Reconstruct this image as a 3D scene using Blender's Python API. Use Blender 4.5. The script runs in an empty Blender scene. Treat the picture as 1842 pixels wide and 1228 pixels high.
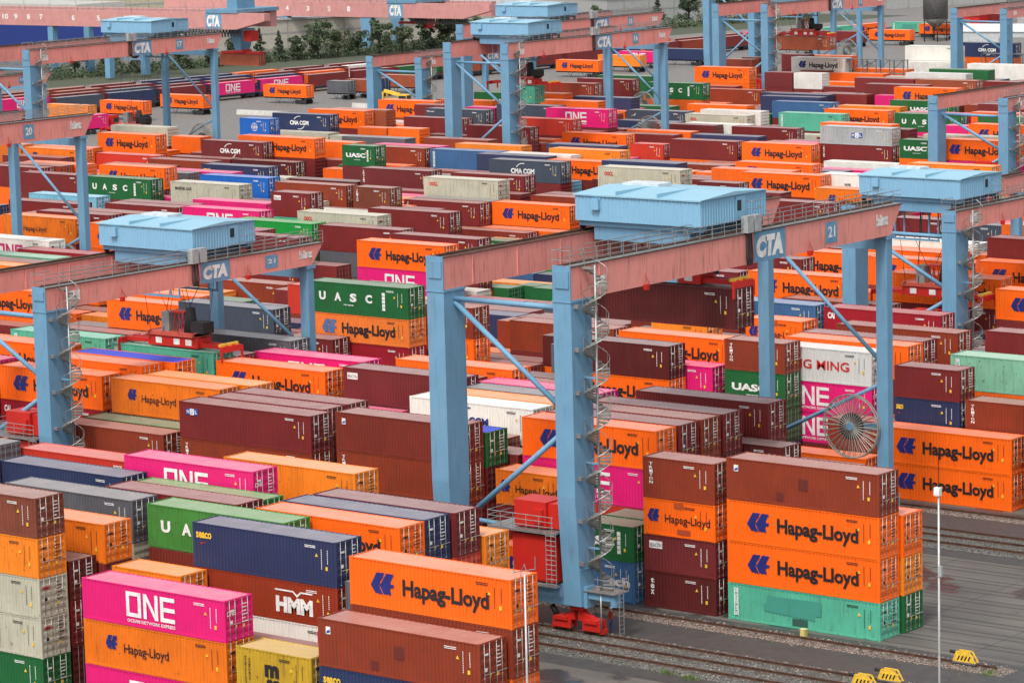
import bpy, math, random
from mathutils import Vector, Matrix
from math import sin, cos, pi, radians
scn = bpy.context.scene
COL = scn.collection
# ---------------- camera, world, sun, exposure ----------------
F_PX, PITCH, YAW, CAM_H, ROLL = (5832.843474793382, 0.15185337107941993, 0.6705711213947292, 52.86558991396184, -0.02469300195503133)
Y0, BP, RP = (179.21995052343107, 41.08807687467627, 2.7150449050186314)
RAIL_OUT, RAIL_B22_OUT, RAIL_B22_IN, RAIL_IN = (170.16598040582602, 168.19427230489782, 166.039806323996, 176.7057361924568)
fw = Vector((-sin(YAW)*cos(PITCH), cos(YAW)*cos(PITCH), -sin(PITCH)))
rt = Vector((cos(YAW), sin(YAW), 0)); up = rt.cross(fw)
r2 = rt*cos(ROLL)+up*sin(ROLL); u2 = -rt*sin(ROLL)+up*cos(ROLL)
cam = bpy.data.objects.new('camera', bpy.data.cameras.new('camera')); COL.objects.link(cam)
m = Matrix((r2, u2, -fw)).transposed().to_4x4(); m.translation = Vector((0, 0, CAM_H)); cam.matrix_world = m
cam.data.sensor_width = 36; cam.data.lens = F_PX/1842*36; cam.data.clip_start = 1; cam.data.clip_end = 6000
scn.camera = cam
SUN_EL, SUN_AZ = radians(55), math.atan2(0.3, -1.0)   # direction to the sun on the ground: x, y
w = bpy.data.worlds.new('World'); scn.world = w; w.use_nodes = True
nt = w.node_tree; bg = nt.nodes['Background']
sky = nt.nodes.new('ShaderNodeTexSky'); sky.sky_type = 'NISHITA'; sky.sun_disc = False
sky.sun_elevation = SUN_EL; sky.sun_rotation = SUN_AZ
sky.dust_density = 4; sky.air_density = 1; sky.ozone_density = 1
hs = nt.nodes.new('ShaderNodeHueSaturation'); hs.inputs['Saturation'].default_value = .3
nt.links.new(sky.outputs[0], hs.inputs['Color']); nt.links.new(hs.outputs[0], bg.inputs['Color'])
bg.inputs['Strength'].default_value = 0.15
sl = bpy.data.lights.new('sun', 'SUN'); sl.energy = 1.35; sl.angle = radians(10); sl.color = (1, .96, .9)
so = bpy.data.objects.new('sun', sl); COL.objects.link(so)
sd = Vector((sin(SUN_AZ)*cos(SUN_EL), cos(SUN_AZ)*cos(SUN_EL), sin(SUN_EL)))
so.rotation_euler = sd.to_track_quat('Z', 'Y').to_euler()
scn.view_settings.view_transform = 'Standard'; scn.view_settings.look = 'None'
scn.view_settings.exposure = 0.6; scn.view_settings.gamma = 1
scn.render.engine = 'CYCLES'
random.seed(7)

# ---------------- helpers ----------------
def empty(name, loc=(0, 0, 0), rz=0.0, parent=None):
    o = bpy.data.objects.new(name, None); COL.objects.link(o); o.location = loc; o.rotation_euler = (0, 0, rz)
    o.empty_display_size = .5
    if parent: o.parent = parent
    return o
def tag(o, label=None, cat=None, group=None, kind=None):
    if label: o['label'] = label
    if cat: o['category'] = cat
    if group: o['group'] = group
    if kind: o['kind'] = kind
    return o
def inst(name, mesh, parent=None, loc=None):
    o = bpy.data.objects.new(name, mesh); COL.objects.link(o)
    if parent: o.parent = parent
    if loc: o.location = loc
    return o
class MB:
    def __init__(s): s.v = []; s.f = []; s.mi = []; s.cur = 0; s.sm = []
    def face(s, pts):
        n = len(s.v); s.v += [tuple(p) for p in pts]; s.f.append(tuple(range(n, n+len(pts)))); s.mi.append(s.cur); s.sm.append(False)
    def box(s, x0, x1, y0, y1, z0, z1):
        n = len(s.v)
        s.v += [(x0,y0,z0),(x1,y0,z0),(x1,y1,z0),(x0,y1,z0),(x0,y0,z1),(x1,y0,z1),(x1,y1,z1),(x0,y1,z1)]
        for q in ((0,3,2,1),(4,5,6,7),(0,1,5,4),(1,2,6,5),(2,3,7,6),(3,0,4,7)):
            s.f.append(tuple(n+i for i in q)); s.mi.append(s.cur); s.sm.append(False)
        return s
    def hexa(s, b, t):   # bottom 4 pts, top 4 pts (ccw from above)
        n = len(s.v); s.v += [tuple(p) for p in b]+[tuple(p) for p in t]
        for q in ((0,3,2,1),(4,5,6,7),(0,1,5,4),(1,2,6,5),(2,3,7,6),(3,0,4,7)):
            s.f.append(tuple(n+i for i in q)); s.mi.append(s.cur); s.sm.append(False)
        return s
    def tube(s, p, q, r, k=8, r1=None, caps=True):
        p = Vector(p); q = Vector(q); d = q-p
        if d.length < 1e-6: return s
        d.normalize(); a = d.cross(Vector((0, 0, 1)) if abs(d.z) < .9 else Vector((1, 0, 0))).normalized(); b = d.cross(a)
        r1 = r if r1 is None else r1; n = len(s.v)
        for c, rr in ((p, r), (q, r1)):
            for i in range(k):
                t = 2*pi*i/k; s.v.append(tuple(c+(a*cos(t)+b*sin(t))*rr))
        for i in range(k):
            j = (i+1) % k; s.f.append((n+i, n+j, n+k+j, n+k+i)); s.mi.append(s.cur); s.sm.append(k > 5)
        if caps:
            s.f.append(tuple(n+i for i in range(k))[::-1]); s.mi.append(s.cur); s.sm.append(False)
            s.f.append(tuple(n+k+i for i in range(k))); s.mi.append(s.cur); s.sm.append(False)
        return s
    def path(s, pts, r, k=5):
        for a, b in zip(pts, pts[1:]): s.tube(a, b, r, k)
        return s
    def bar(s, p, q, wx, wz):   # rectangular bar between two points
        p = Vector(p); q = Vector(q); d = (q-p).normalized(); a = d.cross(Vector((0, 0, 1)))
        if a.length < 1e-4: a = Vector((1, 0, 0))
        a.normalize(); b = a.cross(d).normalized(); a *= wx/2; b *= wz/2
        return s.hexa([p-a-b, p+a-b, q+a-b, q-a-b], [p-a+b, p+a+b, q+a+b, q-a+b])
    def mesh(s, name, mats):
        me = bpy.data.meshes.new(name); me.from_pydata(s.v, [], s.f)
        for mt in (mats if isinstance(mats, (list, tuple)) else [mats]): me.materials.append(mt)
        me.polygons.foreach_set('material_index', s.mi); me.polygons.foreach_set('use_smooth', s.sm); me.update()
        return me
    def obj(s, name, mats, parent=None, loc=None): return inst(name, s.mesh(name, mats), parent, loc)

# ---------------- materials ----------------
_M = {}
def ramp(nt, src, stops):
    r = nt.nodes.new('ShaderNodeValToRGB'); el = r.color_ramp.elements
    el[0].position, el[0].color = stops[0][0], (*[stops[0][1]]*3, 1); el[1].position, el[1].color = stops[-1][0], (*[stops[-1][1]]*3, 1)
    for p, v in stops[1:-1]: e = el.new(p); e.color = (v, v, v, 1)
    nt.links.new(src, r.inputs[0]); return r.outputs[0]
def mixc(nt, a, b, fac):
    n = nt.nodes.new('ShaderNodeMix'); n.data_type = 'RGBA'
    for sock, v in ((n.inputs[6], a), (n.inputs[7], b), (n.inputs[0], fac)):
        if isinstance(v, bpy.types.NodeSocket): nt.links.new(v, sock)
        elif isinstance(v, (int, float)): sock.default_value = v
        else: sock.default_value = (*v, 1)
    return n.outputs[2]
def noise(nt, vec, scale, detail=4, rough=.55):
    n = nt.nodes.new('ShaderNodeTexNoise'); n.inputs['Scale'].default_value = scale; n.inputs['Detail'].default_value = detail
    n.inputs['Roughness'].default_value = rough; nt.links.new(vec, n.inputs['Vector']); return n.outputs['Fac']
def coords(nt, scale=(1, 1, 1), rnd=True):
    tc = nt.nodes.new('ShaderNodeTexCoord'); v = tc.outputs['Object']
    if rnd:
        oi = nt.nodes.new('ShaderNodeObjectInfo'); a = nt.nodes.new('ShaderNodeVectorMath'); a.operation = 'ADD'
        mu = nt.nodes.new('ShaderNodeMath'); mu.operation = 'MULTIPLY'; mu.inputs[1].default_value = 137
        nt.links.new(oi.outputs['Random'], mu.inputs[0]); nt.links.new(v, a.inputs[0]); nt.links.new(mu.outputs[0], a.inputs[1]); v = a.outputs[0]
    mp = nt.nodes.new('ShaderNodeMapping'); mp.inputs['Scale'].default_value = scale; nt.links.new(v, mp.inputs[0]); return mp.outputs[0]
def newmat(name):
    m = bpy.data.materials.new(name); m.use_nodes = True; return m, m.node_tree, m.node_tree.nodes['Principled BSDF']
def corr_bump(nt, bs, period, dist=.03, strength=1.0, axis='X'):
    tc = nt.nodes.new('ShaderNodeTexCoord'); wv = nt.nodes.new('ShaderNodeTexWave'); wv.bands_direction = axis
    wv.inputs['Scale'].default_value = pi/10/period*2 if False else (2*pi/20)/period; wv.inputs['Detail'].default_value = 0
    nt.links.new(tc.outputs['Object'], wv.inputs['Vector'])
    b = nt.nodes.new('ShaderNodeBump'); b.inputs['Distance'].default_value = dist; b.inputs['Strength'].default_value = strength
    nt.links.new(wv.outputs['Fac'], b.inputs['Height']); nt.links.new(b.outputs[0], bs.inputs['Normal'])
def paint(name, rgb, wear=.3, rust=.3, rough=.5, fade=0.0, bump=None, spec=.4, streak=None):
    if name in _M: return _M[name]
    m, nt, bs = newmat(name)
    if rgb == 'attr':
        at = nt.nodes.new('ShaderNodeVertexColor'); at.layer_name = 'Col'; base = at.outputs[0]
    else: base = rgb
    v = coords(nt); vs = coords(nt, (2.2, 2.2, .16))
    dark = (tuple(c*.62 for c in rgb) if rgb != 'attr' else (.05, .04, .035))
    c = mixc(nt, base, dark, 0.0)
    mm = nt.nodes.new('ShaderNodeMath'); mm.operation = 'MULTIPLY'; mm.inputs[1].default_value = wear
    nt.links.new(ramp(nt, noise(nt, v, .45, 3), [(.35, 0), (.7, 1)]), mm.inputs[0]); c = mixc(nt, base, dark, mm.outputs[0])
    m2 = nt.nodes.new('ShaderNodeMath'); m2.operation = 'MULTIPLY'; m2.inputs[1].default_value = (streak if streak is not None else wear)*.9
    nt.links.new(ramp(nt, noise(nt, vs, 2.6, 5, .6), [(.54, 0), (.72, 1)]), m2.inputs[0]); c = mixc(nt, c, (.07, .04, .025), m2.outputs[0])
    if fade:
        m4 = nt.nodes.new('ShaderNodeMath'); m4.operation = 'MULTIPLY_ADD'; m4.inputs[1].default_value = .25; m4.inputs[2].default_value = fade
        nt.links.new(noise(nt, v, .8, 4), m4.inputs[0]); c = mixc(nt, c, (.72, .62, .56), m4.outputs[0])
    if rust:
        m3 = nt.nodes.new('ShaderNodeMath'); m3.operation = 'MULTIPLY'; m3.inputs[1].default_value = min(1, rust*2)
        nt.links.new(ramp(nt, noise(nt, v, 3.3, 8, .7), [(.63-.06*rust, 0), (.72-.06*rust, 1)]), m3.inputs[0]); c = mixc(nt, c, (.09, .035, .015), m3.outputs[0])
    nt.links.new(c, bs.inputs['Base Color']); bs.inputs['Roughness'].default_value = rough; bs.inputs['Specular IOR Level'].default_value = spec
    if bump: corr_bump(nt, bs, *bump)
    _M[name] = m; return m
def plain(name, rgb, rough=.6, metal=0.0, emit=None, var=0.12):
    if name in _M: return _M[name]
    m, nt, bs = newmat(name); v = coords(nt)
    c = mixc(nt, rgb, tuple(x*(1-var*2.5) for x in rgb), ramp(nt, noise(nt, v, 2.0, 5), [(.35, 0), (.7, 1)]))
    nt.links.new(c, bs.inputs['Base Color']); bs.inputs['Roughness'].default_value = rough; bs.inputs['Metallic'].default_value = metal
    _M[name] = m; return m
STEEL = plain('galvanised_steel', (.34, .34, .33), .45, .6)
BARS = plain('door_bar_steel', (.5, .49, .46), .45, .3)
DARK = plain('dark_gap', (.012, .012, .012), .7)
RUBBER = plain('black_rubber', (.02, .02, .02), .8)
RUSTY = plain('rusty_steel', (.11, .05, .03), .75, .2, var=.25)
WHITE = plain('white_paint', (.78, .77, .74), .5); BLACK = plain('black_paint', (.015, .013, .015), .5)
INK = plain('navy_ink', (.012, .02, .16), .5); PALEINK = plain('faded_blue_ink', (.07, .14, .3), .6)
YELLOW = plain('yellow_paint', (.8, .5, .04), .5); REDINK = plain('red_ink', (.55, .02, .02), .5)
BLUEINK = plain('blue_ink', (.02, .07, .35), .5); GLASS = plain('dark_glass', (.02, .03, .04), .1)
CBLUE = paint('crane_blue', (.135, .29, .43), .32, .16, .5); CBLUE2 = plain('sign_blue', (.13, .30, .46), .5)
CPINK = paint('crane_pink', (.72, .27, .23), .3, .22, .5, streak=.6); CPINK2 = paint('faded_crane_pink', (.52, .24, .22), .35, .3, .6)
HBLUE = paint('house_blue', (.20, .40, .56), .12, .03, .5)
CRED = paint('crane_red', (.50, .018, .012), .35, .2, .45)

# ---------------- lettering ----------------
_T = {}
def text_pts(body, bold=.0, shear=0.0, sp=1.0):
    key = (body, bold, shear, sp)
    if key in _T: return _T[key]
    cu = bpy.data.curves.new('t', 'FONT'); cu.body = body; cu.size = 1; cu.offset = bold; cu.shear = shear; cu.space_character = sp; cu.resolution_u = 3
    ob = bpy.data.objects.new('t', cu); COL.objects.link(ob)
    dg = bpy.context.evaluated_depsgraph_get(); me = bpy.data.meshes.new_from_object(ob.evaluated_get(dg))
    v = [(p.co.x, p.co.y) for p in me.vertices]; f = [tuple(p.vertices) for p in me.polygons]
    bpy.data.objects.remove(ob); bpy.data.curves.remove(cu); bpy.data.meshes.remove(me)
    x0 = min(p[0] for p in v); x1 = max(p[0] for p in v); y0 = min(p[1] for p in v); y1 = max(p[1] for p in v)
    _T[key] = (v, f, x0, x1, y0, y1); return _T[key]
# a flat drawing: list of polygons/faces in (u, v); placed by a mapping function
def put_text(mb, fn, body, u0, u1, v0, cap=None, bold=.0, shear=0., sp=1.0, v1=None):
    v, f, x0, x1, y0, y1 = text_pts(body, bold, shear, sp)
    su = (u1-u0)/(x1-x0)
    sv = (v1-v0)/(y1-y0) if v1 is not None else (cap/.70)
    base = y0 if v1 is not None else 0
    n = len(mb.v); mb.v += [fn(u0+(a-x0)*su, v0+(b-base)*sv) for a, b in v]
    for q in f: mb.f.append(tuple(n+i for i in q)); mb.mi.append(mb.cur); mb.sm.append(False)
def put_poly(mb, fn, pts): mb.face([fn(a, b) for a, b in pts])
def put_rect(mb, fn, a0, a1, b0, b1): put_poly(mb, fn, [(a0, b0), (a1, b0), (a1, b1), (a0, b1)])
def ring(mb, fn, cu, cv, r0, r1, a0=0, a1=360, k=28, sy=1):
    for i in range(k):
        t0 = radians(a0+(a1-a0)*i/k); t1 = radians(a0+(a1-a0)*(i+1)/k)
        put_poly(mb, fn, [(cu+r0*cos(t0), cv+r0*sin(t0)*sy), (cu+r1*cos(t0), cv+r1*sin(t0)*sy), (cu+r1*cos(t1), cv+r1*sin(t1)*sy), (cu+r0*cos(t1), cv+r0*sin(t1)*sy)])
def arrow_logo(mb, fn, u, v, w_, h_):
    A = [(0,.475),(.26,1.04),(.6,1.05),(.40,.61),(.34,.5),(.51,.1),(.18,.15)]; B = [(.67,1.05),(.99,1.04),(.82,.6),(1.0,.6),(.94,.44),(.80,.42),(.87,.13),(.54,.13),(.38,.5),(.46,.62)]
    for P_ in (A, B):
        # split in two convex-ish fans around a middle point
        cxm = sum(p[0] for p in P_)/len(P_); cym = sum(p[1] for p in P_)/len(P_)
        for a, b in zip(P_, P_[1:]+P_[:1]): put_poly(mb, fn, [(u+cxm*w_, v+cym*h_), (u+a[0]*w_, v+a[1]*h_), (u+b[0]*w_, v+b[1]*h_)][::-1])
def vertical(mb, fn, body, u0, u1, vtop, ch, bold=.02):
    for i, c in enumerate(body):
        if c != ' ': put_text(mb, fn, c, u0, u1, vtop-ch*(i+1)+ch*.12, v1=vtop-ch*i-ch*.08, bold=bold)
def big_one(mb, fn, u0, u1, v0, v1):
    w_ = (u1-u0); t = w_*.065; g = w_*.05; lw = (w_-2*g)/3
    a, b = u0, u0+lw*1.02
    put_rect(mb, fn, a, a+t, v0, v1); put_rect(mb, fn, b-t, b, v0, v1); put_rect(mb, fn, a+t, b-t, v0, v0+t*.95); put_rect(mb, fn, a+t, b-t, v1-t*.95, v1)
    a = b+g; b = a+lw
    put_rect(mb, fn, a, a+t, v0, v1); put_rect(mb, fn, b-t, b, v0, v1); put_poly(mb, fn, [(a+t*.99, v1), (a+t*.99, v1-t*1.6), (b-t*.99, v0), (b-t*.99, v0+t*1.6)][::-1])
    a = b+g; b = u1; vm = (v0+v1)/2
    put_rect(mb, fn, a, a+t, v0, v1)
    for q in (v0, vm-t*.5, v1-t): put_rect(mb, fn, a+t, b, q, q+t*.98)

# ---------------- containers ----------------
CW = 2.438; LEN = {4: 12.192, 2: 6.058, 5: 13.716}
PAINTS = dict(HL=((.83,.125,.004),.12,.1), HLo=((.72,.16,.008),.3,.3), HLy=((.80,.22,.015),.3,.3), HLr=((.74,.18,.03),.2,.2),
 MR=((.175,.018,.018),.3,.3), MRd=((.095,.012,.012),.3,.3), MR2=((.15,.020,.022),.3,.3), BR=((.24,.036,.014),.3,.35), RB=((.19,.026,.016),.3,.35), BRd=((.20,.05,.028),.55,.6), BRs=((.30,.07,.03),.3,.3),
 NV=((.022,.035,.095),.25,.2), NG=((.055,.07,.10),.3,.3), GR=((.012,.115,.032),.25,.25), GRl=((.055,.22,.04),.3,.4), GRb=((.01,.26,.04),.15,.1),
 ONE=((.66,.010,.155),.15,.12), GY=((.10,.105,.12),.4,.4), OC=((.46,.44,.34),.3,.3), CS=((.085,.40,.27),.3,.3), CG=((.20,.44,.30),.35,.5),
 WH=((.72,.70,.64),.12,.12), YE=((.50,.31,.022),.4,.4), YM=((.55,.56,.53),.15,.15), CA=((.30,.008,.018),.25,.2), RD=((.50,.035,.018),.2,.2),
 SB=((.045,.125,.27),.3,.3), BL=((.16,.42,.55),.3,.3), CB=((.008,.11,.42),.15,.15), AG=((.36,.38,.38),.3,.3), HM=((.26,.032,.010),.25,.3))
SKIN = dict(HL='HL',HLo='HLo',HLy='HLy',HL2='HL',HLo2='HLo',HLp='HLy',HLr='HLr',HLb='HL',MR='MR',MRd='MRd',MRf='RB',MRa='MR2',MRb='MR2',MRb2='MR2',MRt='MRd',MRx='MR',MRv='MR2',MRy='MR2',MRn='MR',MR2='MR2',
 BR='BR',BRf='BR',BRd='BRd',BRt='BRs',BRv='BRd',TRI='BR',NV='NV',NVs='NV',NVg='NG',NVn='NV',NVt='NG',NVb='NV',NVv='NG',GR='GR',GRl='GRl',GRs='GR',GRb='GRb',GRt='GR',GRt2='GR',UA4='GR',UA2='GR',
 ONE='ONE',ONEp='ONE',PKr='ONE',GY='GY',GYn='GY',OC='OC',CSm='CS',CSg='CG',CSt='CS',CSw='CG',WH='WH',WHo='WH',WHh='WH',WHn='WH',WHc='OC',WHp='YM',MSC='YE',YM='YM',CAI='CA',RD='RD',RDs='RD',SB='SB',SBh='SB',HSB='SB',HSD='SB',
 BLc='BL',BLg='BL',COB='CB',COS='CB',CMA='NV',CMAr='MR2',CMAg='NG',CMAw='WH',HMM='HM',ML='OC',MOL='AG',NOL='MR',KOSC='HM')
def skin(st):
    k = SKIN.get(st, 'MR'); c, wv, ru = PAINTS[k]
    return paint('container_'+k.lower(), c, min(.7, wv*1.5), min(.8, ru*1.4), .46)
def roofmat(st):
    k = SKIN.get(st, 'MR'); c, wv, ru = PAINTS[k]
    if st in ('HLb', 'GRt'): return paint('tarpaulin_blue', (.06, .08, .5), .2, 0, .6)
    return paint('roof_'+k.lower(), c, wv*.5, ru*.6, .38, fade=.13 if k != 'WH' else 0, spec=.5)
_G = {}
def corr(mb, a0, a1, lo, hi, depth, fn, period=.278):
    n = max(1, round((a1-a0)/period)); p = (a1-a0)/n; xs = []
    for i in range(n):
        s = a0+i*p; xs += [(s, 0), (s+p*.36, 0), (s+p*.5, depth), (s+p*.86, depth)]
    xs.append((a1, 0))
    for (x, d), (x2, d2) in zip(xs, xs[1:]): mb.face([fn(x, d, lo), fn(x2, d2, lo), fn(x2, d2, hi), fn(x, d, hi)])
def geo(L, h):
    if (L, h) in _G: return _G[(L, h)]
    l = LEN[L]; X = l/2; Y = CW/2; g = {}
    fr = MB()
    for sx in (-1, 1):
        for sy in (-1, 1):
            x0, x1 = sorted((sx*X, sx*(X-.15))); y0, y1 = sorted((sy*Y, sy*(Y-.10))); fr.box(x0, x1, y0, y1, .12, h-.12)
            x0, x1 = sorted((sx*(X+.003), sx*(X-.18))); y0, y1 = sorted((sy*(Y+.003), sy*(Y-.16)))
            fr.box(x0, x1, y0, y1, 0, .12); fr.box(x0, x1, y0, y1, h-.118, h)
    for sy in (-1, 1):
        y0, y1 = sorted((sy*Y, sy*(Y-.06))); fr.box(-X+.18, X-.18, y0, y1, .02, .16); fr.box(-X+.18, X-.18, y0, y1, h-.08, h-.015)
    for sx in (-1, 1):
        x0, x1 = sorted((sx*X, sx*(X-.08))); fr.box(x0, x1, -Y+.16, Y-.16, .02, .15); fr.box(x0, x1, -Y+.16, Y-.16, h-.12, h-.012)
    g['frame'] = fr
    for nm, sy in (('wall_front', -1), ('wall_back', 1)):
        wl = MB(); corr(wl, -X+.15, X-.15, .16, h-.08, .052, (lambda x, d, z, sy=sy: (x, sy*(Y-.012-d), z)) ); g[nm] = wl
        if sy > 0: wl.f = [q[::-1] for q in wl.f]
    ew = MB(); corr(ew, -Y+.10, Y-.10, .15, h-.12, .036, lambda y, d, z: (-X+.012+d, -y, z)); g['end_wall'] = ew
    rf = MB(); corr(rf, -X+.18, X-.18, -Y+.06, Y-.06, -.02, lambda x, d, y: (x, y, h-.032+d), .42)
    g['roof'] = rf
    dr = MB(); n = 5; z0, z1 = .15, h-.12; hz = (z1-z0)/n     # door at origin = hinge-side left, width wd, faces +X
    wd = Y-.115
    for i in range(n):
        a = z0+i*hz; zz = [(a, 0), (a+hz*.2, 0), (a+hz*.3, -.035), (a+hz*.7, -.035), (a+hz*.8, 0), (a+hz, 0)]
        for (p, d), (q, e) in zip(zz, zz[1:]):
            if q > p: dr.face([(X-.035+d, .01, p), (X-.035+d, wd, p), (X-.035+e, wd, q), (X-.035+e, .01, q)])
    for a, b in ((.008, .035), (wd-.03, wd)): dr.box(X-.036, X-.022, a, b, z0, z1)
    g['door'] = dr
    lb = MB(); lb.tube((X+.0, 0, .06), (X+.0, 0, h-.06), .021, 6)
    for z in (.12, h*.28, h*.62, h-.16): lb.box(X-.03, X+.022, -.035, .035, z, z+.05)
    lb.box(X+.018, X+.03, -.02, .42, 1.02, 1.06); g['bar'] = lb
    _G[(L, h)] = g; return g
def deco(st, L, h):
    """lettering etc.: list of (name, material, MB); u from left end along the side, v up, on the -Y side"""
    l = LEN[L]; X = l/2; Y = CW/2; out = []
    F = lambda u, v: (u-X, -Y-.008, v)
    D = lambda u, v: (X+.034, u-Y, v)      # door side: u from the left edge
    def new(): return MB()
    c = st; mid = h*.5
    dark = c[:2] not in ('HL', 'OC', 'WH', 'ML', 'YM', 'MS', 'CS') and c != 'CMAw'
    mk = new()
    rr = random.Random(hash((L, int(h*100)))%999)
    for k in range(3):   # side code lines
        put_rect(mk, F, l-2.6+k*.02, l-1.7, h-.42-k*.1, h-.37-k*.1) if k < 2 else None
    for x_ in (l-1.25, l-.75):
        z = h-.55
        while z > h-1.75+(.4 if x_ > l-1 else 0):
            put_rect(mk, F, x_, x_+.06, z-.09, z); z -= .13
    for k in range(6):
        put_rect(mk, D, 1.45, 1.45+.5*rr.uniform(.6, 1.3), h-.45-k*.22, h-.39-k*.22)
    put_rect(mk, D, .35, .75, h-.75, h-.62); put_rect(mk, D, .4, .62, h*.42, h*.42+.22)
    out.append(('marking', WHITE if dark else BLACK, mk))
    yl = new(); put_poly(yl, F, [(l-1.75, h-1.05), (l-1.5, h-1.05), (l-1.625, h-.82)]); put_rect(yl, F, l-1.0+.1, l-.72, h-1.85, h-1.6)
    put_poly(yl, D, [(.85, h*.32), (1.02, h*.32), (.935, h*.32+.17)]); put_rect(yl, D, 1.5, 1.68, h*.28, h*.28+.2)
    out.append(('hazard_sticker', YELLOW, yl))
    def lt(name, mat, fnc):
        b = new(); fnc(b); out.append((name, mat, b))
    if c in ('HL', 'HLr', 'WHh', 'HLb'):
        lt('logo', PALEINK if c == 'HLr' else INK, lambda b: arrow_logo(b, F, l*.135, mid-.72, l*.148, 1.38))
        lt('lettering', BLACK, lambda b: put_text(b, F, 'Hapag-Lloyd', l*.335, l*.865, mid-.42, cap=.92, bold=.035))
    if c == 'HLo':
        lt('logo', INK, lambda b: arrow_logo(b, F, l*.155, mid-.32, l*.085, .95))
        lt('lettering', BLACK, lambda b: put_text(b, F, 'Hapag-Lloyd', l*.285, l*.60, mid-.3, cap=.58, bold=.012))
    if c in ('HL2', 'HLo2'):
        lt('logo', INK, lambda b: arrow_logo(b, F, l*.055, mid-.42, l*.17, .95))
        lt('lettering', BLACK, lambda b: put_text(b, F, 'Hapag-Lloyd', l*.30, l*.93, mid-.28, cap=.55, bold=.012))
    if c in ('ONE', 'WHo'):
        q = mid+.12 if c == 'ONE' else mid
        lt('lettering', WHITE if c == 'ONE' else plain('magenta_ink', (.5, .01, .15)), lambda b: (big_one(b, F, l*.315, l*.655, q-.78, q+.80), put_text(b, F, 'OCEAN NETWORK EXPRESS', l*.32, l*.655, q-1.12, cap=.2, bold=.02)))
        lt('door_lettering', WHITE, lambda b: big_one(b, D, .16, .92, h*.62, h*.62+.3))
    if c == 'UA4':
        def f(b):
            for k, ch in enumerate('UASC'): put_text(b, F, ch, l*(.115+.155*k), l*(.115+.155*k)+.82, mid-.25, v1=mid+.55, bold=.05)
            put_text(b, F, 'www.uasc.net', l*.36, l*.46, mid-.62, cap=.16, bold=.02)
            for k in range(5): put_rect(b, F, l*.745, l*.745+.36, h*.22+k*.34, h*.22+k*.34+.29)
        lt('lettering', WHITE, f)
    if c in ('UA2', 'GRs', 'GRl'):
        def f(b):
            if c == 'GRl': 
                for k, ch in enumerate('UASC'): put_text(b, F, ch, l*(.10+.155*k), l*(.10+.155*k)+.85, mid-.35, v1=mid+.45, bold=.05)
                return
            s = l if L == 2 else l*.5; o = .35 if L == 2 else l*.3
            put_text(b, F, 'UASC', o+s*.06, o+s*.66, mid-.25, v1=mid+.38, bold=.045); put_text(b, F, 'www.uasc.net', o+s*.3, o+s*.5, mid-.62, cap=.15, bold=.02)
            for k in range(5): put_rect(b, F, o+s*.70, o+s*.70+.3, mid-.75+k*.33, mid-.75+k*.33+.28)
        lt('lettering', WHITE, f)
    if c == 'NVs':
        lt('lettering', YELLOW, lambda b: put_text(b, F, 'seaco', l*.025, l*.135, h-.95, cap=.52, bold=.035))
        lt('tick_mark', REDINK, lambda b: put_poly(b, F, [(l*.045, h-1.25), (l*.06, h-1.38), (l*.1, h-1.18), (l*.06, h-1.3)]))
    if c == 'TRI' or c == 'BRv': lt('lettering', WHITE, lambda b: vertical(b, F, 'TRITON', .55, .85, h-.33, .26, .03))
    if c in ('MRx', 'MRv'): lt('lettering', WHITE, lambda b: vertical(b, F, 'TEXTAINER'[:7], .5, .78, h-.3, .24, .03))
    if c == 'MRt': lt('lettering', WHITE, lambda b: vertical(b, F, 'tex', .5, .82, h-.45, .42, .04))
    if c in ('CSm', 'CSt', 'CSg', 'SBh'):
        lt('sign_panel', WHITE, lambda b: put_rect(b, F, .5, .85, h*.14, h*.88))
        def f(b):
            for k, ch in enumerate('CHINASHIPPING'): put_text(b, lambda u, v: (u-X, -Y-.012, v), ch, .57, .78, h*.83-k*.155, v1=h*.83-k*.155+.12, bold=.03)
        lt('lettering', plain('green_ink', (.03, .25, .16)), f)
    if c in ('MRf', 'BRf'):
        lt('badge', WHITE, lambda b: put_rect(b, F, .62, .98, h-.9, h-.45))
        lt('emblem', BLUEINK, lambda b: put_poly(b, lambda u, v: (u-X, -Y-.012, v), [(.66, h-.86), (.94, h-.8), (.94, h-.62), (.7, h-.7)]))
    if c in ('MRb', 'MRb2', 'MRy', 'MRn'):
        lt('badge', YELLOW if c == 'MRy' else WHITE, lambda b: put_rect(b, F, .45, 1.55, h-.95, h-.42))
        lt('lettering', BLACK, lambda b: put_text(b, lambda u, v: (u-X, -Y-.012, v), 'BEACON', .52, 1.48, h-.85, cap=.26, bold=.01))
    if c == 'OC': lt('lettering', REDINK, lambda b: put_text(b, F, 'OOCL', l*.08, l*.19, h-1.05, cap=.42, bold=.05))
    if c == 'OC' or c == 'WHc': lt('door_lettering', REDINK, lambda b: put_text(b, D, 'OOCL', .25, .95, h-.75, cap=.2, bold=.05))
    if c in ('CMA', 'CMAr', 'CMAg', 'CMAw'):
        ink = INK if c == 'CMAw' else WHITE
        def f(b):
            put_text(b, F, 'CMA CGM', l*.31, l*.64, mid-.3, cap=.62, bold=.045)
            ring(b, F, l*.475, mid+.02, 1.15, 1.27, 75, 150, 14, .85); ring(b, F, l*.475, mid+.02, 1.15, 1.27, -105, -30, 14, .85)
        lt('lettering', ink, f)
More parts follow.
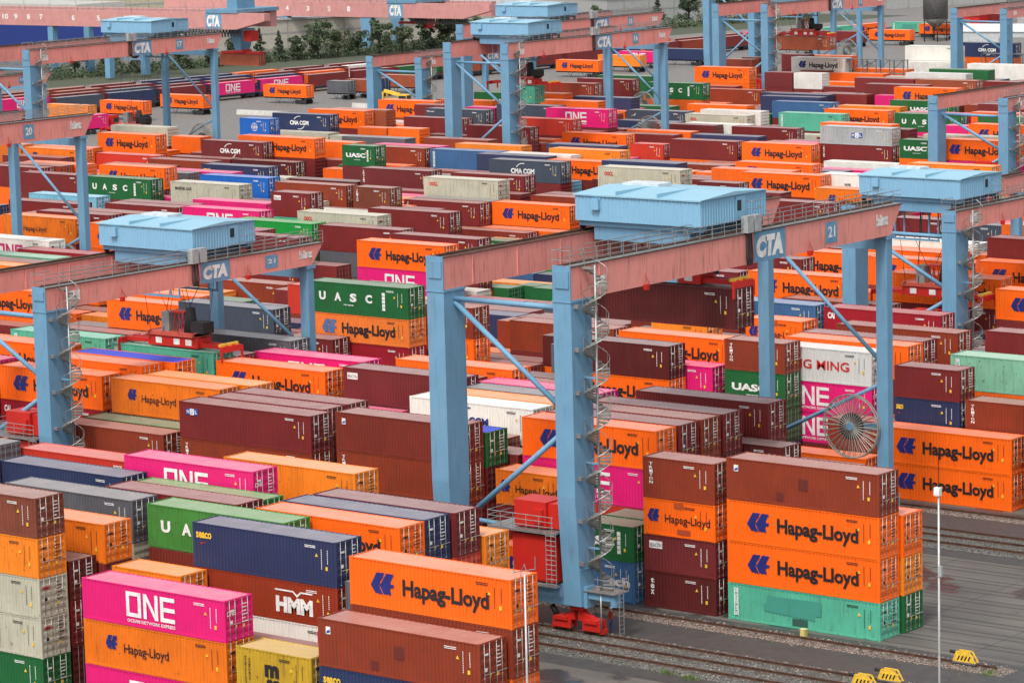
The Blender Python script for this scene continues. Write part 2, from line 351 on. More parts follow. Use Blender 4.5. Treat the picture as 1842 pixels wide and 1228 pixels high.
    if c in ('COB', 'COS'):
        def f(b):
            s = l*.5; 
            for r_ in (.62,): ring(b, F, s, mid, r_-.07, r_)
            ring(b, F, s, mid, .28, .33); put_rect(b, F, s-.03, s+.03, mid-.6, mid-.22); put_rect(b, F, s-.03, s+.03, mid+.22, mid+.6)
            put_text(b, F, 'COSCO', s-.58, s+.58, mid-.12, cap=.26, bold=.05)
        lt('emblem', WHITE, f)
    if c == 'HMM':
        def f(b):
            u0, u1 = l*.60, l*.83
            put_poly(b, F, [(u0-.35, mid+.72), (u0+1.2, mid+.72), (u0+1.5, mid+.48), (u0+1.8, mid+.72), (u1, mid+.72), (u1, mid+.62), (u0+1.85, mid+.62), (u0+1.5, mid+.32), (u0+1.15, mid+.62), (u0-.35, mid+.62)])
            put_text(b, F, 'HMM', u0-.3, u1, mid-.75, v1=mid+.28, bold=.06)
        lt('lettering', WHITE, f)
    if c == 'MSC':
        lt('lettering', BLACK, lambda b: (put_text(b, F, 'm', l*.38, l*.57, mid-.15, v1=mid+.62, bold=.06), put_text(b, F, 'sc', l*.40, l*.57, mid-.85, v1=mid-.28, bold=.06),
            vertical(b, F, 'MEDITERRANEAN', l*.115, l*.135, h-.5, .15, .02), vertical(b, F, 'SHIPPING CO', l*.165, l*.185, h-.6, .17, .02)))
    if c == 'YM': lt('lettering', REDINK, lambda b: put_text(b, F, 'YANG MING', l*.22, l*.82, mid-.32, cap=.75, bold=.018))
    if c in ('MOL', 'NOL'):
        o = l*.44 if c == 'MOL' else .75; s = .62 if c == 'MOL' else .42; zz = mid-.25 if c == 'MOL' else h-1.0
        lt('badge', BLUEINK, lambda b: (put_rect(b, F, o, o+s, zz, zz+s*1.15), put_rect(b, F, o+2*s, o+3*s, zz, zz+s*1.15)))
        def f(b):
            G = lambda u, v: (u-X, -Y-.012, v)
            put_rect(b, F, o+s, o+2*s, zz, zz+s*1.15); put_text(b, G, c[0], o+s*.2, o+s*.8, zz+s*.25, v1=zz+s*.9, bold=.03); put_text(b, G, 'L', o+2*s+s*.25, o+2*s+s*.8, zz+s*.25, v1=zz+s*.9, bold=.03)
        lt('lettering', WHITE, f)
        lt('centre_letter', BLUEINK, lambda b: put_text(b, lambda u, v: (u-X, -Y-.012, v), 'O', o+s*1.25, o+s*1.75, zz+s*.2, v1=zz+s*.95, bold=.01))
    if c == 'CAI': lt('lettering', WHITE, lambda b: put_text(b, F, 'CAI', l*.035, l*.095, h-1.0, cap=.5, bold=.05))
    if c == 'KOSC': lt('lettering', WHITE, lambda b: (put_text(b, F, 'K KOSC', l*.035, l*.15, h-.8, cap=.28, bold=.03), put_rect(b, F, l*.42, l*.55, mid-.4, mid+.4), put_rect(b, F, l*.42, l*.8, mid+.5, mid+.62)))
    if c == 'ML': lt('lettering', BLACK, lambda b: put_text(b, F, 'MAERSK LINE', l*.07, l*.31, h-1.05, cap=.38, bold=.02))
    if c in ('NVn', 'WHn'): lt('lettering', WHITE if c == 'NVn' else BLACK, lambda b: put_text(b, F, 'NYK', l*.3, l*.38, mid, cap=.3, bold=.04))
    if c == 'HSD': lt('lettering', WHITE, lambda b: put_text(b, F, 'tch', l*.62, l*.93, mid-.3, cap=.6, bold=.04))
    if c == 'HSB': lt('lettering', WHITE, lambda b: put_text(b, F, 'n', l*.5, l*.58, mid-.4, cap=.5, bold=.04))
    if c == 'NVt': lt('lettering', WHITE, lambda b: put_text(b, F, 'TEX www', l*.02, l*.15, h-.6, cap=.22, bold=.03))
    if c == 'NVv': lt('lettering', WHITE, lambda b: put_poly(b, F, [(l*.06, h-1.0), (l*.12, h-.9), (l*.16, h-.5), (l*.14, h-.95)]))
    if c == 'CSm':
        lt('repaint_patch', paint('patch_green', (.05, .26, .20), .3, .1), lambda b: (put_poly(b, F, [(l*.26, h*.78), (l*.62, h*.8), (l*.62, h*.42), (l*.58, h*.4), (l*.58, h*.28), (l*.24, h*.36), (l*.24, h*.56), (l*.26, h*.56)]),))
        lt('dark_repaint_patch', paint('patch_dark', (.03, .09, .07), .3, .1), lambda b: put_rect(b, F, l*.43, l*.53, .2, h*.27))
    if c == 'HL2': lt('repaint_patch', paint('patch_rust', (.35, .06, .02), .3, .3), lambda b: (put_rect(b, F, l*.43, l*.56, h-.55, h-.15), put_rect(b, F, l*.47, l*.65, .22, .6)))
    if c == 'BRf': lt('repaint_patch', paint('patch_maroon', (.13, .02, .015), .3, .3), lambda b: (put_rect(b, F, l*.48, l*.54, h*.42, h*.68), put_rect(b, F, l*.33, l*.38, h*.12, h*.3)))
    return out
_CM = {}
def cmesh(kind, st, L, h):
    key = (kind, st, L, h)
    if key not in _CM: _CM[key] = geo(L, h)[kind].mesh(kind, roofmat(st) if kind == 'roof' else (BARS if kind == 'bar' else skin(st)))
    return _CM[key]
_DM = {}
def dmesh(st, L, h):
    key = (st, L, h)
    if key not in _DM: _DM[key] = [(n, b.mesh(n, mt)) for n, mt, b in deco(st, L, h) if b.f]
    return _DM[key]
def container(st, L, h, loc, label, group=None, rz=0.0, detail=2):
    t = empty('shipping_container', loc, rz); tag(t, label, 'container', group)
    inst('frame', cmesh('frame', st, L, h), t); inst('side_wall', cmesh('wall_front', st, L, h), t); inst('roof', cmesh('roof', st, L, h), t)
    if detail > 0: inst('side_wall', cmesh('wall_back', st, L, h), t); inst('end_wall', cmesh('end_wall', st, L, h), t)
    dm = cmesh('door', st, L, h)
    for k in (0, 1):
        d = inst('door', dm, t); 
        if k == 0: d.location = (0, -(CW/2-.105), 0)
        wd = CW/2-.115
        if detail > 1:
            bm_ = cmesh('bar', st, L, h)
            for q in (.28, .72):
                b = inst('locking_bar', bm_, d); b.location = (0, wd*q, 0)
        else:
            b = inst('locking_bar', cmesh('bar', st, L, h), d); b.location = (0, wd*.5, 0)
    for n, me in dmesh(st, L, h):
        if detail == 0 and n in ('marking', 'hazard_sticker'): continue
        inst(n, me, t)
    return t
STYLES = ('HL HLo HLy HL2 HLo2 HLp HLr HLb MR MRd MRf MRa MRb MRb2 MRt MRx MRv MRy MRn MR2 BR BRf BRd BRt BRv TRI NV NVs NVg NVn NVt NVb NVv GR GRl GRs GRb GRt GRt2 UA4 UA2 '
          'ONE ONEp PKr GY GYn OC CSm CSg CSt CSw WH WHo WHh WHn WHc WHp MSC YM CAI RD RDs SB SBh HSB HSD BLc BLg COB COS CMA CMAr CMAg CMAw HMM ML MOL NOL KOSC')
#end
STYLES = STYLES.split()
LABELS = {}
for ln in """0.0|1948|plain maroon container in front of a beige one, bottom far left
1.0|18143|magenta container with big white block letters on top of an orange one, bottom far left
1.1|14111|orange container with small black lettering under a magenta one, bottom far left
1.2|2110|magenta container with big white block letters under an orange one, bottom far left
2.0|22920|orange container with big black lettering on top of a brick-red one, bottom centre-left
2.1|5404|plain brick-red container under an orange one, bottom centre-left
3.0|22278|brick-red container with small blue badge on top of a navy one, bottom centre-left
3.1|1727|navy container with yellow lettering under a brick-red one, bottom centre-left
4.0|18125|navy container with yellow lettering on top of a white one, bottom left
4.1|8645|rust-red container with big white letters under a navy one, bottom left
4.2|2051|white container under a white one, bottom left
5.0|6416|worn rusty-brown container on top of an orange one, lower far left
5.1|5463|plain orange container under a brown one, bottom far left
5.2|5587|beige container with small red letters under an orange one, bottom far left
5.3|5531|beige container with small red letters under a beige one, bottom far left
5.4|2305|dark green container under a beige one, bottom far left
6.0|6780|dark grey container on top of a beige one, lower far left
7.0|6080|orange container with small black lettering on top of a maroon one, lower far left
8.0|7789|light green container on top of a maroon one, lower left
9.0|5770|navy container behind a grey one, lower far left
10.0|3374|plain maroon container between grey and green ones, lower left
11.0|1959|light green container between maroon and magenta ones, lower left
12.0|3134|bright red container between grey and magenta ones, lower far left
13.0|8343|magenta container with big white block letters between navy and orange ones, lower left
14.0|7049|brick-red container with stacked vertical white letters between maroon and maroon ones, lower far left
15.0|2175|very dark maroon container on top of a maroon one, bottom far left
15.1|1321|plain maroon container under a maroon one, bottom far left
16.0|2965|short plain yellowish-orange container between magenta and white ones, bottom far left
17.0|7053|short mustard yellow container with black letters between orange and brick-red ones, bottom left
18.0|7435|plain yellowish-orange container between magenta and brick-red ones, lower left
19.0|7963|orange container with big black lettering between green and navy ones, lower centre-left
20.0|5360|navy container between orange and orange ones, lower centre-left
21.0|5922|dusty maroon container on top of a red one, lower centre-left
22.0|2316|plain yellowish-orange container between maroon and orange ones, bottom centre-left
24.0|13702|long maroon container with blue-white badge on top of a brick-red one, lower left
24.1|2994|brick-red container with stacked vertical white letters under a maroon one, lower left
25.0|13711|maroon container with small square badge on top of a brick-red one, lower centre-left
25.1|9603|brick-red container with stacked vertical white letters under a maroon one, lower centre-left
26.0|17687|brick-red container with small blue badge on top of an orange one, lower right
26.1|15038|orange container with big black lettering under a brick-red one, lower right
26.2|14935|orange container with big black lettering under an orange one, bottom right
26.3|13276|mint green container under an orange one, bottom right
27.0|8294|short brick-red container with stacked vertical white letters, lower right
27.1|6336|short orange container with black lettering under a brick-red one, lower right
27.2|6301|short maroon container with white name plate under an orange one, bottom right
27.3|6276|short dark maroon container with vertical white letters under a maroon one, bottom right
28.0|7076|short green container with white letters on top of a red one, lower centre-right
28.1|6525|short weathered blue container under a green one, bottom centre-right
29.0|7326|short dull-orange container with black lettering on top of a maroon one, lower centre-right
29.1|4571|short plain maroon container under an orange one, lower centre-right
30.0|1967|short green container with blue tarpaulin roof on top of a maroon one, lower centre-left
32.0|2275|orange container with big black lettering in front of an orange one, lower far right
32.1|1832|plain yellowish-orange container under an orange one, bottom far right
32.2|1834|dark green container under an orange one, bottom far right
33.0|1779|orange container with big black lettering between maroon and orange ones, lower right
35.0|1841|very dark maroon container between maroon and orange ones, lower right
36.0|9321|orange container with big black lettering on top of a white one, mid far left
36.1|3570|crimson container with white letters under an orange one, lower far left
37.0|7408|orange container with small black lettering on top of a maroon one, mid far left
38.0|1892|plain yellowish-orange container between orange and orange ones, mid left
39.0|6567|orange container with big black lettering between green and maroon ones, mid left
40.0|1465|green container between brick-red and maroon ones, lower far left
41.0|3419|orange container with big black lettering, fifth from left of those at mid far left
42.0|2145|orange container with blue tarpaulin roof between orange and green ones, mid far left
45.0|3799|mint green container between orange and maroon ones, mid left
46.0|2319|plain maroon container on top of a maroon one, mid left
47.0|2098|plain maroon container between maroon and orange ones, mid left
48.0|2918|magenta container with big white block letters between maroon and white ones, mid left
49.0|7892|maroon container with white name plate on top of a maroon one, mid centre-left
50.0|4171|dark grey container between orange and maroon ones, mid left
52.0|6498|white container with dark arc emblem between maroon and maroon ones, mid centre-left
53.0|3783|orange container with big black lettering between maroon and maroon ones, mid centre-left
57.0|6907|plain maroon container between maroon and green ones, mid right
58.0|3839|plain maroon container on top of a maroon one, lower right
59.0|3846|plain brick-red container between maroon and maroon ones, lower centre-right
60.0|3626|plain maroon container between orange and orange ones, lower centre-right
61.0|13371|orange container with big black lettering on top of a magenta one, lower centre-right
61.1|6086|magenta container with big white block letters under an orange one, lower centre-right
62.0|10317|very dark maroon container on top of an orange one, mid centre-right
62.1|3529|orange container with big black lettering under a maroon one, mid centre-right
63.0|2374|plain magenta container between maroon and green ones, mid right
64.0|1964|plain magenta container between grey and orange ones, mid centre-right
65.0|1988|grey container between orange and magenta ones, mid centre-right
66.0|2104|plain yellowish-orange container between white and grey ones, mid centre-left
67.0|5470|short brick-red container with stacked vertical white letters, mid right
67.1|4094|short green container with white letters under a brick-red one, mid right
68.0|7044|light grey container with red lettering on top of a magenta one, mid right
68.1|5249|magenta container with big white block letters under a light grey one, mid right
68.2|1721|magenta container with big white block letters under a magenta one, lower right
69.0|3684|orange container with big black lettering between light grey and maroon ones, mid far right
71.0|2102|plain maroon container between orange and orange ones, mid far right
72.0|4246|plain brick-red container between maroon and navy ones, mid far right
73.0|6006|short plain maroon container on top of a navy one, mid far right
73.1|3652|short navy container with yellow lettering under a maroon one, lower far right
76.0|4796|pale green container on top of an orange one, mid far right
77.0|4132|brick-red container with stacked vertical white letters behind an orange one, lower far right
78.0|12446|orange container with big black lettering in front of a navy one, lower far right
78.1|9471|orange container with big black lettering under an orange one, lower far right
80.0|2019|plain maroon container behind a green one, mid far right
81.0|1817|orange container with big black lettering, seventh from left of those at mid far left
83.0|2861|plain brick-red container between green and red ones, mid left
84.0|1319|bright red container on top of a brick-red one, mid left
86.0|6754|slate-blue container on top of an orange one, mid left
88.0|8507|green container with spaced white letters on top of an orange one, mid centre-left
88.1|6239|faded orange container with pale blue logo under a green one, mid centre-left
88.2|1943|crimson container with white letters under an orange one, mid centre-left
89.0|6352|orange container with big black lettering on top of a magenta one, upper centre-left
89.1|3603|magenta container with big white block letters under an orange one, mid centre-left
91.0|3358|plain maroon container on top of a grey one, upper centre-left
92.0|2369|bright green container between maroon and maroon ones, upper left
95.0|2386|magenta container with big white block letters on top of a magenta one, upper left
95.1|1414|magenta container with big white block letters under a magenta one, upper left
96.0|5771|plain maroon container on top of a maroon one, upper left
96.1|3440|plain maroon container under a maroon one, upper left
97.0|4251|orange container with small black lettering on top of a maroon one, upper far left
98.0|5265|orange container with big black lettering on top of an orange one, upper far left
98.1|3334|orange container with big black lettering under an orange one, upper far left
99.0|1614|white container behind a white one, upper far left
100.0|3287|crimson container with white letters on top of an orange one, upper far left
100.1|1945|orange container with big black lettering under a white one, mid far left
101.0|1491|pale mint container on top of a maroon one, upper far left
103.0|2494|plain yellowish-orange container behind an orange one, mid far left
104.0|4152|orange container with big black lettering on top of an orange one, mid far left
108.0|1340|plain maroon container between green and maroon ones, mid far left
109.0|2795|mint green container between orange and maroon ones, mid far left
110.0|4842|orange container with big black lettering on top of a maroon one, mid far left
112.0|2696|orange container with big black lettering in front of a green one, mid far left
118.0|4645|plain brick-red container on top of an orange one, mid centre-left
118.1|2811|orange container with big black lettering under a brick-red one, mid centre-left
123.0|1809|navy container with small white letters between blue and orange ones, mid centre-right
126.0|1318|maroon container with small square badge between maroon and orange ones, upper centre-left
127.0|3166|plain maroon container on top of a maroon one, upper centre-left
127.1|1501|plain maroon container under a maroon one, mid centre-left
130.0|3749|bright green container between maroon and orange ones, upper centre-right
132.0|6526|maroon container with small square badge between orange and blue ones, mid right
133.0|1869|short plain yellowish-orange container between maroon and maroon ones, mid right
134.0|3875|orange container with big black lettering between maroon and brick-red ones, mid right
135.0|3406|dark green container between green and maroon ones, mid centre-right
136.0|2013|grey container between maroon and orange ones, mid centre-right
137.0|5997|plain maroon container between maroon and orange ones, mid right
139.0|4325|plain brick-red container on top of a maroon one, mid centre-right
140.0|3071|pale-roofed blue container between maroon and white ones, mid right
141.0|2743|short orange container with black lettering between maroon and blue ones, mid right
142.0|3672|plain maroon container between magenta and orange ones, upper right
143.0|6352|orange container with big black lettering between maroon and maroon ones, mid right
144.0|3309|orange container with big black lettering between maroon and orange ones, upper right
145.0|3950|orange container with big black lettering on top of a brick-red one, upper far right
146.0|7567|orange container with big black lettering between brick-red and orange ones, mid far right
146.1|2474|plain maroon container under an orange one, mid far right
147.0|4544|crimson container with white letters between blue and maroon ones, mid far right
148.0|1946|orange container with big black lettering, third from left of those at mid far right
149.0|1794|orange container with big black lettering in front of a maroon one, upper far right
152.0|1749|plain maroon container behind an orange one, upper far right
153.0|1418|slate-blue container between maroon and orange ones, upper far right
155.0|2243|white container between brick-red and maroon ones, upper far right
156.0|5106|plain maroon container on top of a brick-red one, upper far right
157.0|1772|orange container with big black lettering, second from left of those at upper far right
158.0|3573|green container with spaced white letters between maroon and orange ones, upper far left
159.0|2134|orange container with big black lettering on top of a maroon one, upper far left
160.0|2808|plain maroon container on top of a maroon one, upper far left
161.0|1375|plain maroon container on top of an orange one, upper far left
164.0|2839|orange container with big black lettering between orange and beige ones, upper far left
167.0|1290|bright red container between orange and brick-red ones, upper far left
170.0|3030|beige container with black lettering between maroon and white ones, upper left
171.0|1409|navy container with yellow lettering between brick-red and maroon ones, upper left
172.0|1928|bright blue container with white globe emblem between beige and brick-red ones, upper left
173.0|1418|very dark maroon container between navy and maroon ones, upper left
175.0|2664|magenta container with big white block letters between maroon and red ones, upper left
176.0|2002|plain maroon container between brick-red and magenta ones, upper far left
178.0|1430|light blue container between maroon and green ones, upper far left
180.0|1289|plain maroon container between orange and brick-red ones, upper far left
182.0|1699|plain maroon container between orange and blue ones, upper far left
183.0|2642|maroon container with white arc emblem between orange and orange ones, upper left
187.0|1425|short blue container with white globe emblem between beige and navy ones, top left
189.0|2587|orange container with big black lettering on top of a maroon one, upper left
192.0|1983|short green container with white letters on top of a maroon one, upper centre-left
194.0|2397|plain brick-red container between red and brick-red ones, upper left
195.0|2408|short dark red container with round badge on top of a green one, upper left
196.0|2366|beige container with small red letters between red and maroon ones, upper centre-left
197.0|2790|maroon container with white vertical letters between maroon and beige ones, upper centre-left
198.0|2173|short brick-red container with vertical letters between brick-red and magenta ones, upper centre-left
200.0|3657|plain maroon container between beige and white ones, upper centre-left
203.0|2595|dark red container with vertical white letters between maroon and grey ones, upper centre-left
205.0|4707|orange container with big black lettering between grey and brick-red ones, upper centre-right
206.0|3657|beige container with small red letters between maroon and maroon ones, upper centre-left
209.0|1660|plain maroon container between beige and beige ones, upper centre-left
210.0|3185|slate container with white arc emblem on top of a maroon one, upper centre-right
212.0|2151|mid-blue container with white vertical panel between brick-red and navy ones, upper centre-left
213.0|1778|plain brick-red container between green and white ones, upper centre-left
216.0|1580|slate container with tiny white letters between maroon and magenta ones, top centre-left
225.0|1770|orange container with big black lettering between maroon and maroon ones, upper centre-right
226.0|1921|bright red container on top of a maroon one, top centre-right
227.0|2546|plain maroon container on top of a maroon one, top centre-left
228.0|1491|plain yellowish-orange container between navy and orange ones, upper centre-right
231.0|1612|plain brick-red container on top of an orange one, upper centre-right
233.0|1290|orange container with big black lettering between slate and beige ones, upper centre-right
234.0|3141|plain maroon container on top of an orange one, upper right
235.0|1328|short bright red container between orange and maroon ones, upper centre-right
236.0|5111|beige container with small red letters on top of a maroon one, upper centre-right
236.1|4669|plain maroon container under a beige one, upper centre-right
236.2|1800|plain brick-red container under a maroon one, upper centre-right
240.0|2545|short maroon container on top of a maroon one, upper right
240.1|1381|short plain maroon container under a maroon one, upper right
246.0|1315|slate container with white bird mark between orange and beige ones, top centre-right
249.0|1314|beige container with small red letters between slate and white ones, top right
250.0|1672|plain maroon container between white and maroon ones, top right
251.0|2271|magenta container with big white block letters on top of a maroon one, top centre-right
252.0|3150|orange container with big black lettering in front of a brick-red one, upper right
253.0|3225|silver container with blue-white square letters on top of a white one, top far right
253.1|2538|dark red container with vertical white letters under a white one, upper far right
254.0|1506|orange container with big black lettering between turquoise and green ones, top far right
255.0|2278|green container with spaced white letters on top of a magenta one, top far right
256.0|1987|turquoise container between maroon and orange ones, top right
257.0|1673|short green container with white letters on top of an orange one, upper far right
258.0|3500|orange container with big black lettering on top of a maroon one, upper right
259.0|2486|white container with tiny lettering between orange and orange ones, upper far right
260.0|4531|orange container with small black lettering on top of a maroon one, upper far right
261.0|5721|plain maroon container on top of a maroon one, upper right
261.1|2603|plain maroon container under a maroon one, upper right
263.0|4691|plain yellowish-orange container on top of a maroon one, upper far right
263.1|2999|plain maroon container under an orange one, upper far right
264.0|1444|orange container with big black lettering between brick-red and maroon ones, upper right
267.0|1470|mid-blue container on top of a maroon one, top right
271.0|1460|green container between magenta and orange ones, top far right
275.0|4029|orange container with big black lettering on top of a magenta one, upper far right
276.0|1350|orange container with big black lettering behind a beige one, top far right
280.0|2336|green container with spaced white letters on top of an orange one, top centre-right
281.0|1569|plain brick-red container behind an orange one, top centre-right
282.0|1597|plain maroon container on top of a maroon one, top centre-right
283.0|2174|orange container with big black lettering on top of an orange one, top right
285.0|1592|plain brick-red container between green and navy ones, top right
286.0|1596|slate-blue container between magenta and magenta ones, top centre-right
293.0|1826|navy container with white arc emblem on top of an orange one, top far right
294.0|1740|white container with black lettering between maroon and orange ones, top right
295.0|1922|white container behind a white one, top far right
300.0|1427|plain brick-red container on top of a maroon one, top far right
301.0|1525|plain maroon container on top of a maroon one, top far right
302.0|1930|orange container with big black lettering on top of a maroon one, top far right
311.0|2278|navy container with white arc emblem between white and orange ones, top left
312.0|1613|orange container with big black lettering on top of a maroon one, top centre-left
314.0|1955|plain maroon container between white and slate ones, top centre-left
317.0|1357|green container between navy and orange ones, top centre-left
318.0|1289|orange container with big black lettering, second from left of those at top centre-left
341.0|4689|short orange container with big black lettering between orange and red ones, bottom centre-right
382.0|1707|short plain maroon container between grey and orange ones, mid left
390.0|4038|short plain brick-red container on top of a green one, lower far right
446.0|1332|plain brick-red container between blue and orange ones, mid right
481.0|2402|short plain maroon container on top of a maroon one, upper centre-right
490.0|1567|short plain maroon container on top of an orange one, upper centre-right
504.0|2159|short plain magenta container on top of an orange one, upper right
517.0|2903|plain brick-red container between magenta and maroon ones, upper right
531.0|1298|plain brick-red container between brick-red and magenta ones, upper centre-right
548.0|1563|short orange container with small black lettering between navy and maroon ones, upper centre-right
573.0|1778|orange container with big black lettering behind a magenta one, upper far right
624.0|1506|orange container with small black lettering behind a maroon one, upper far left""".strip().split('\n'):
    k, n, s = ln.split('|'); LABELS[k] = (int(n), s)
bulk = []     # containers too small or hidden: one mass
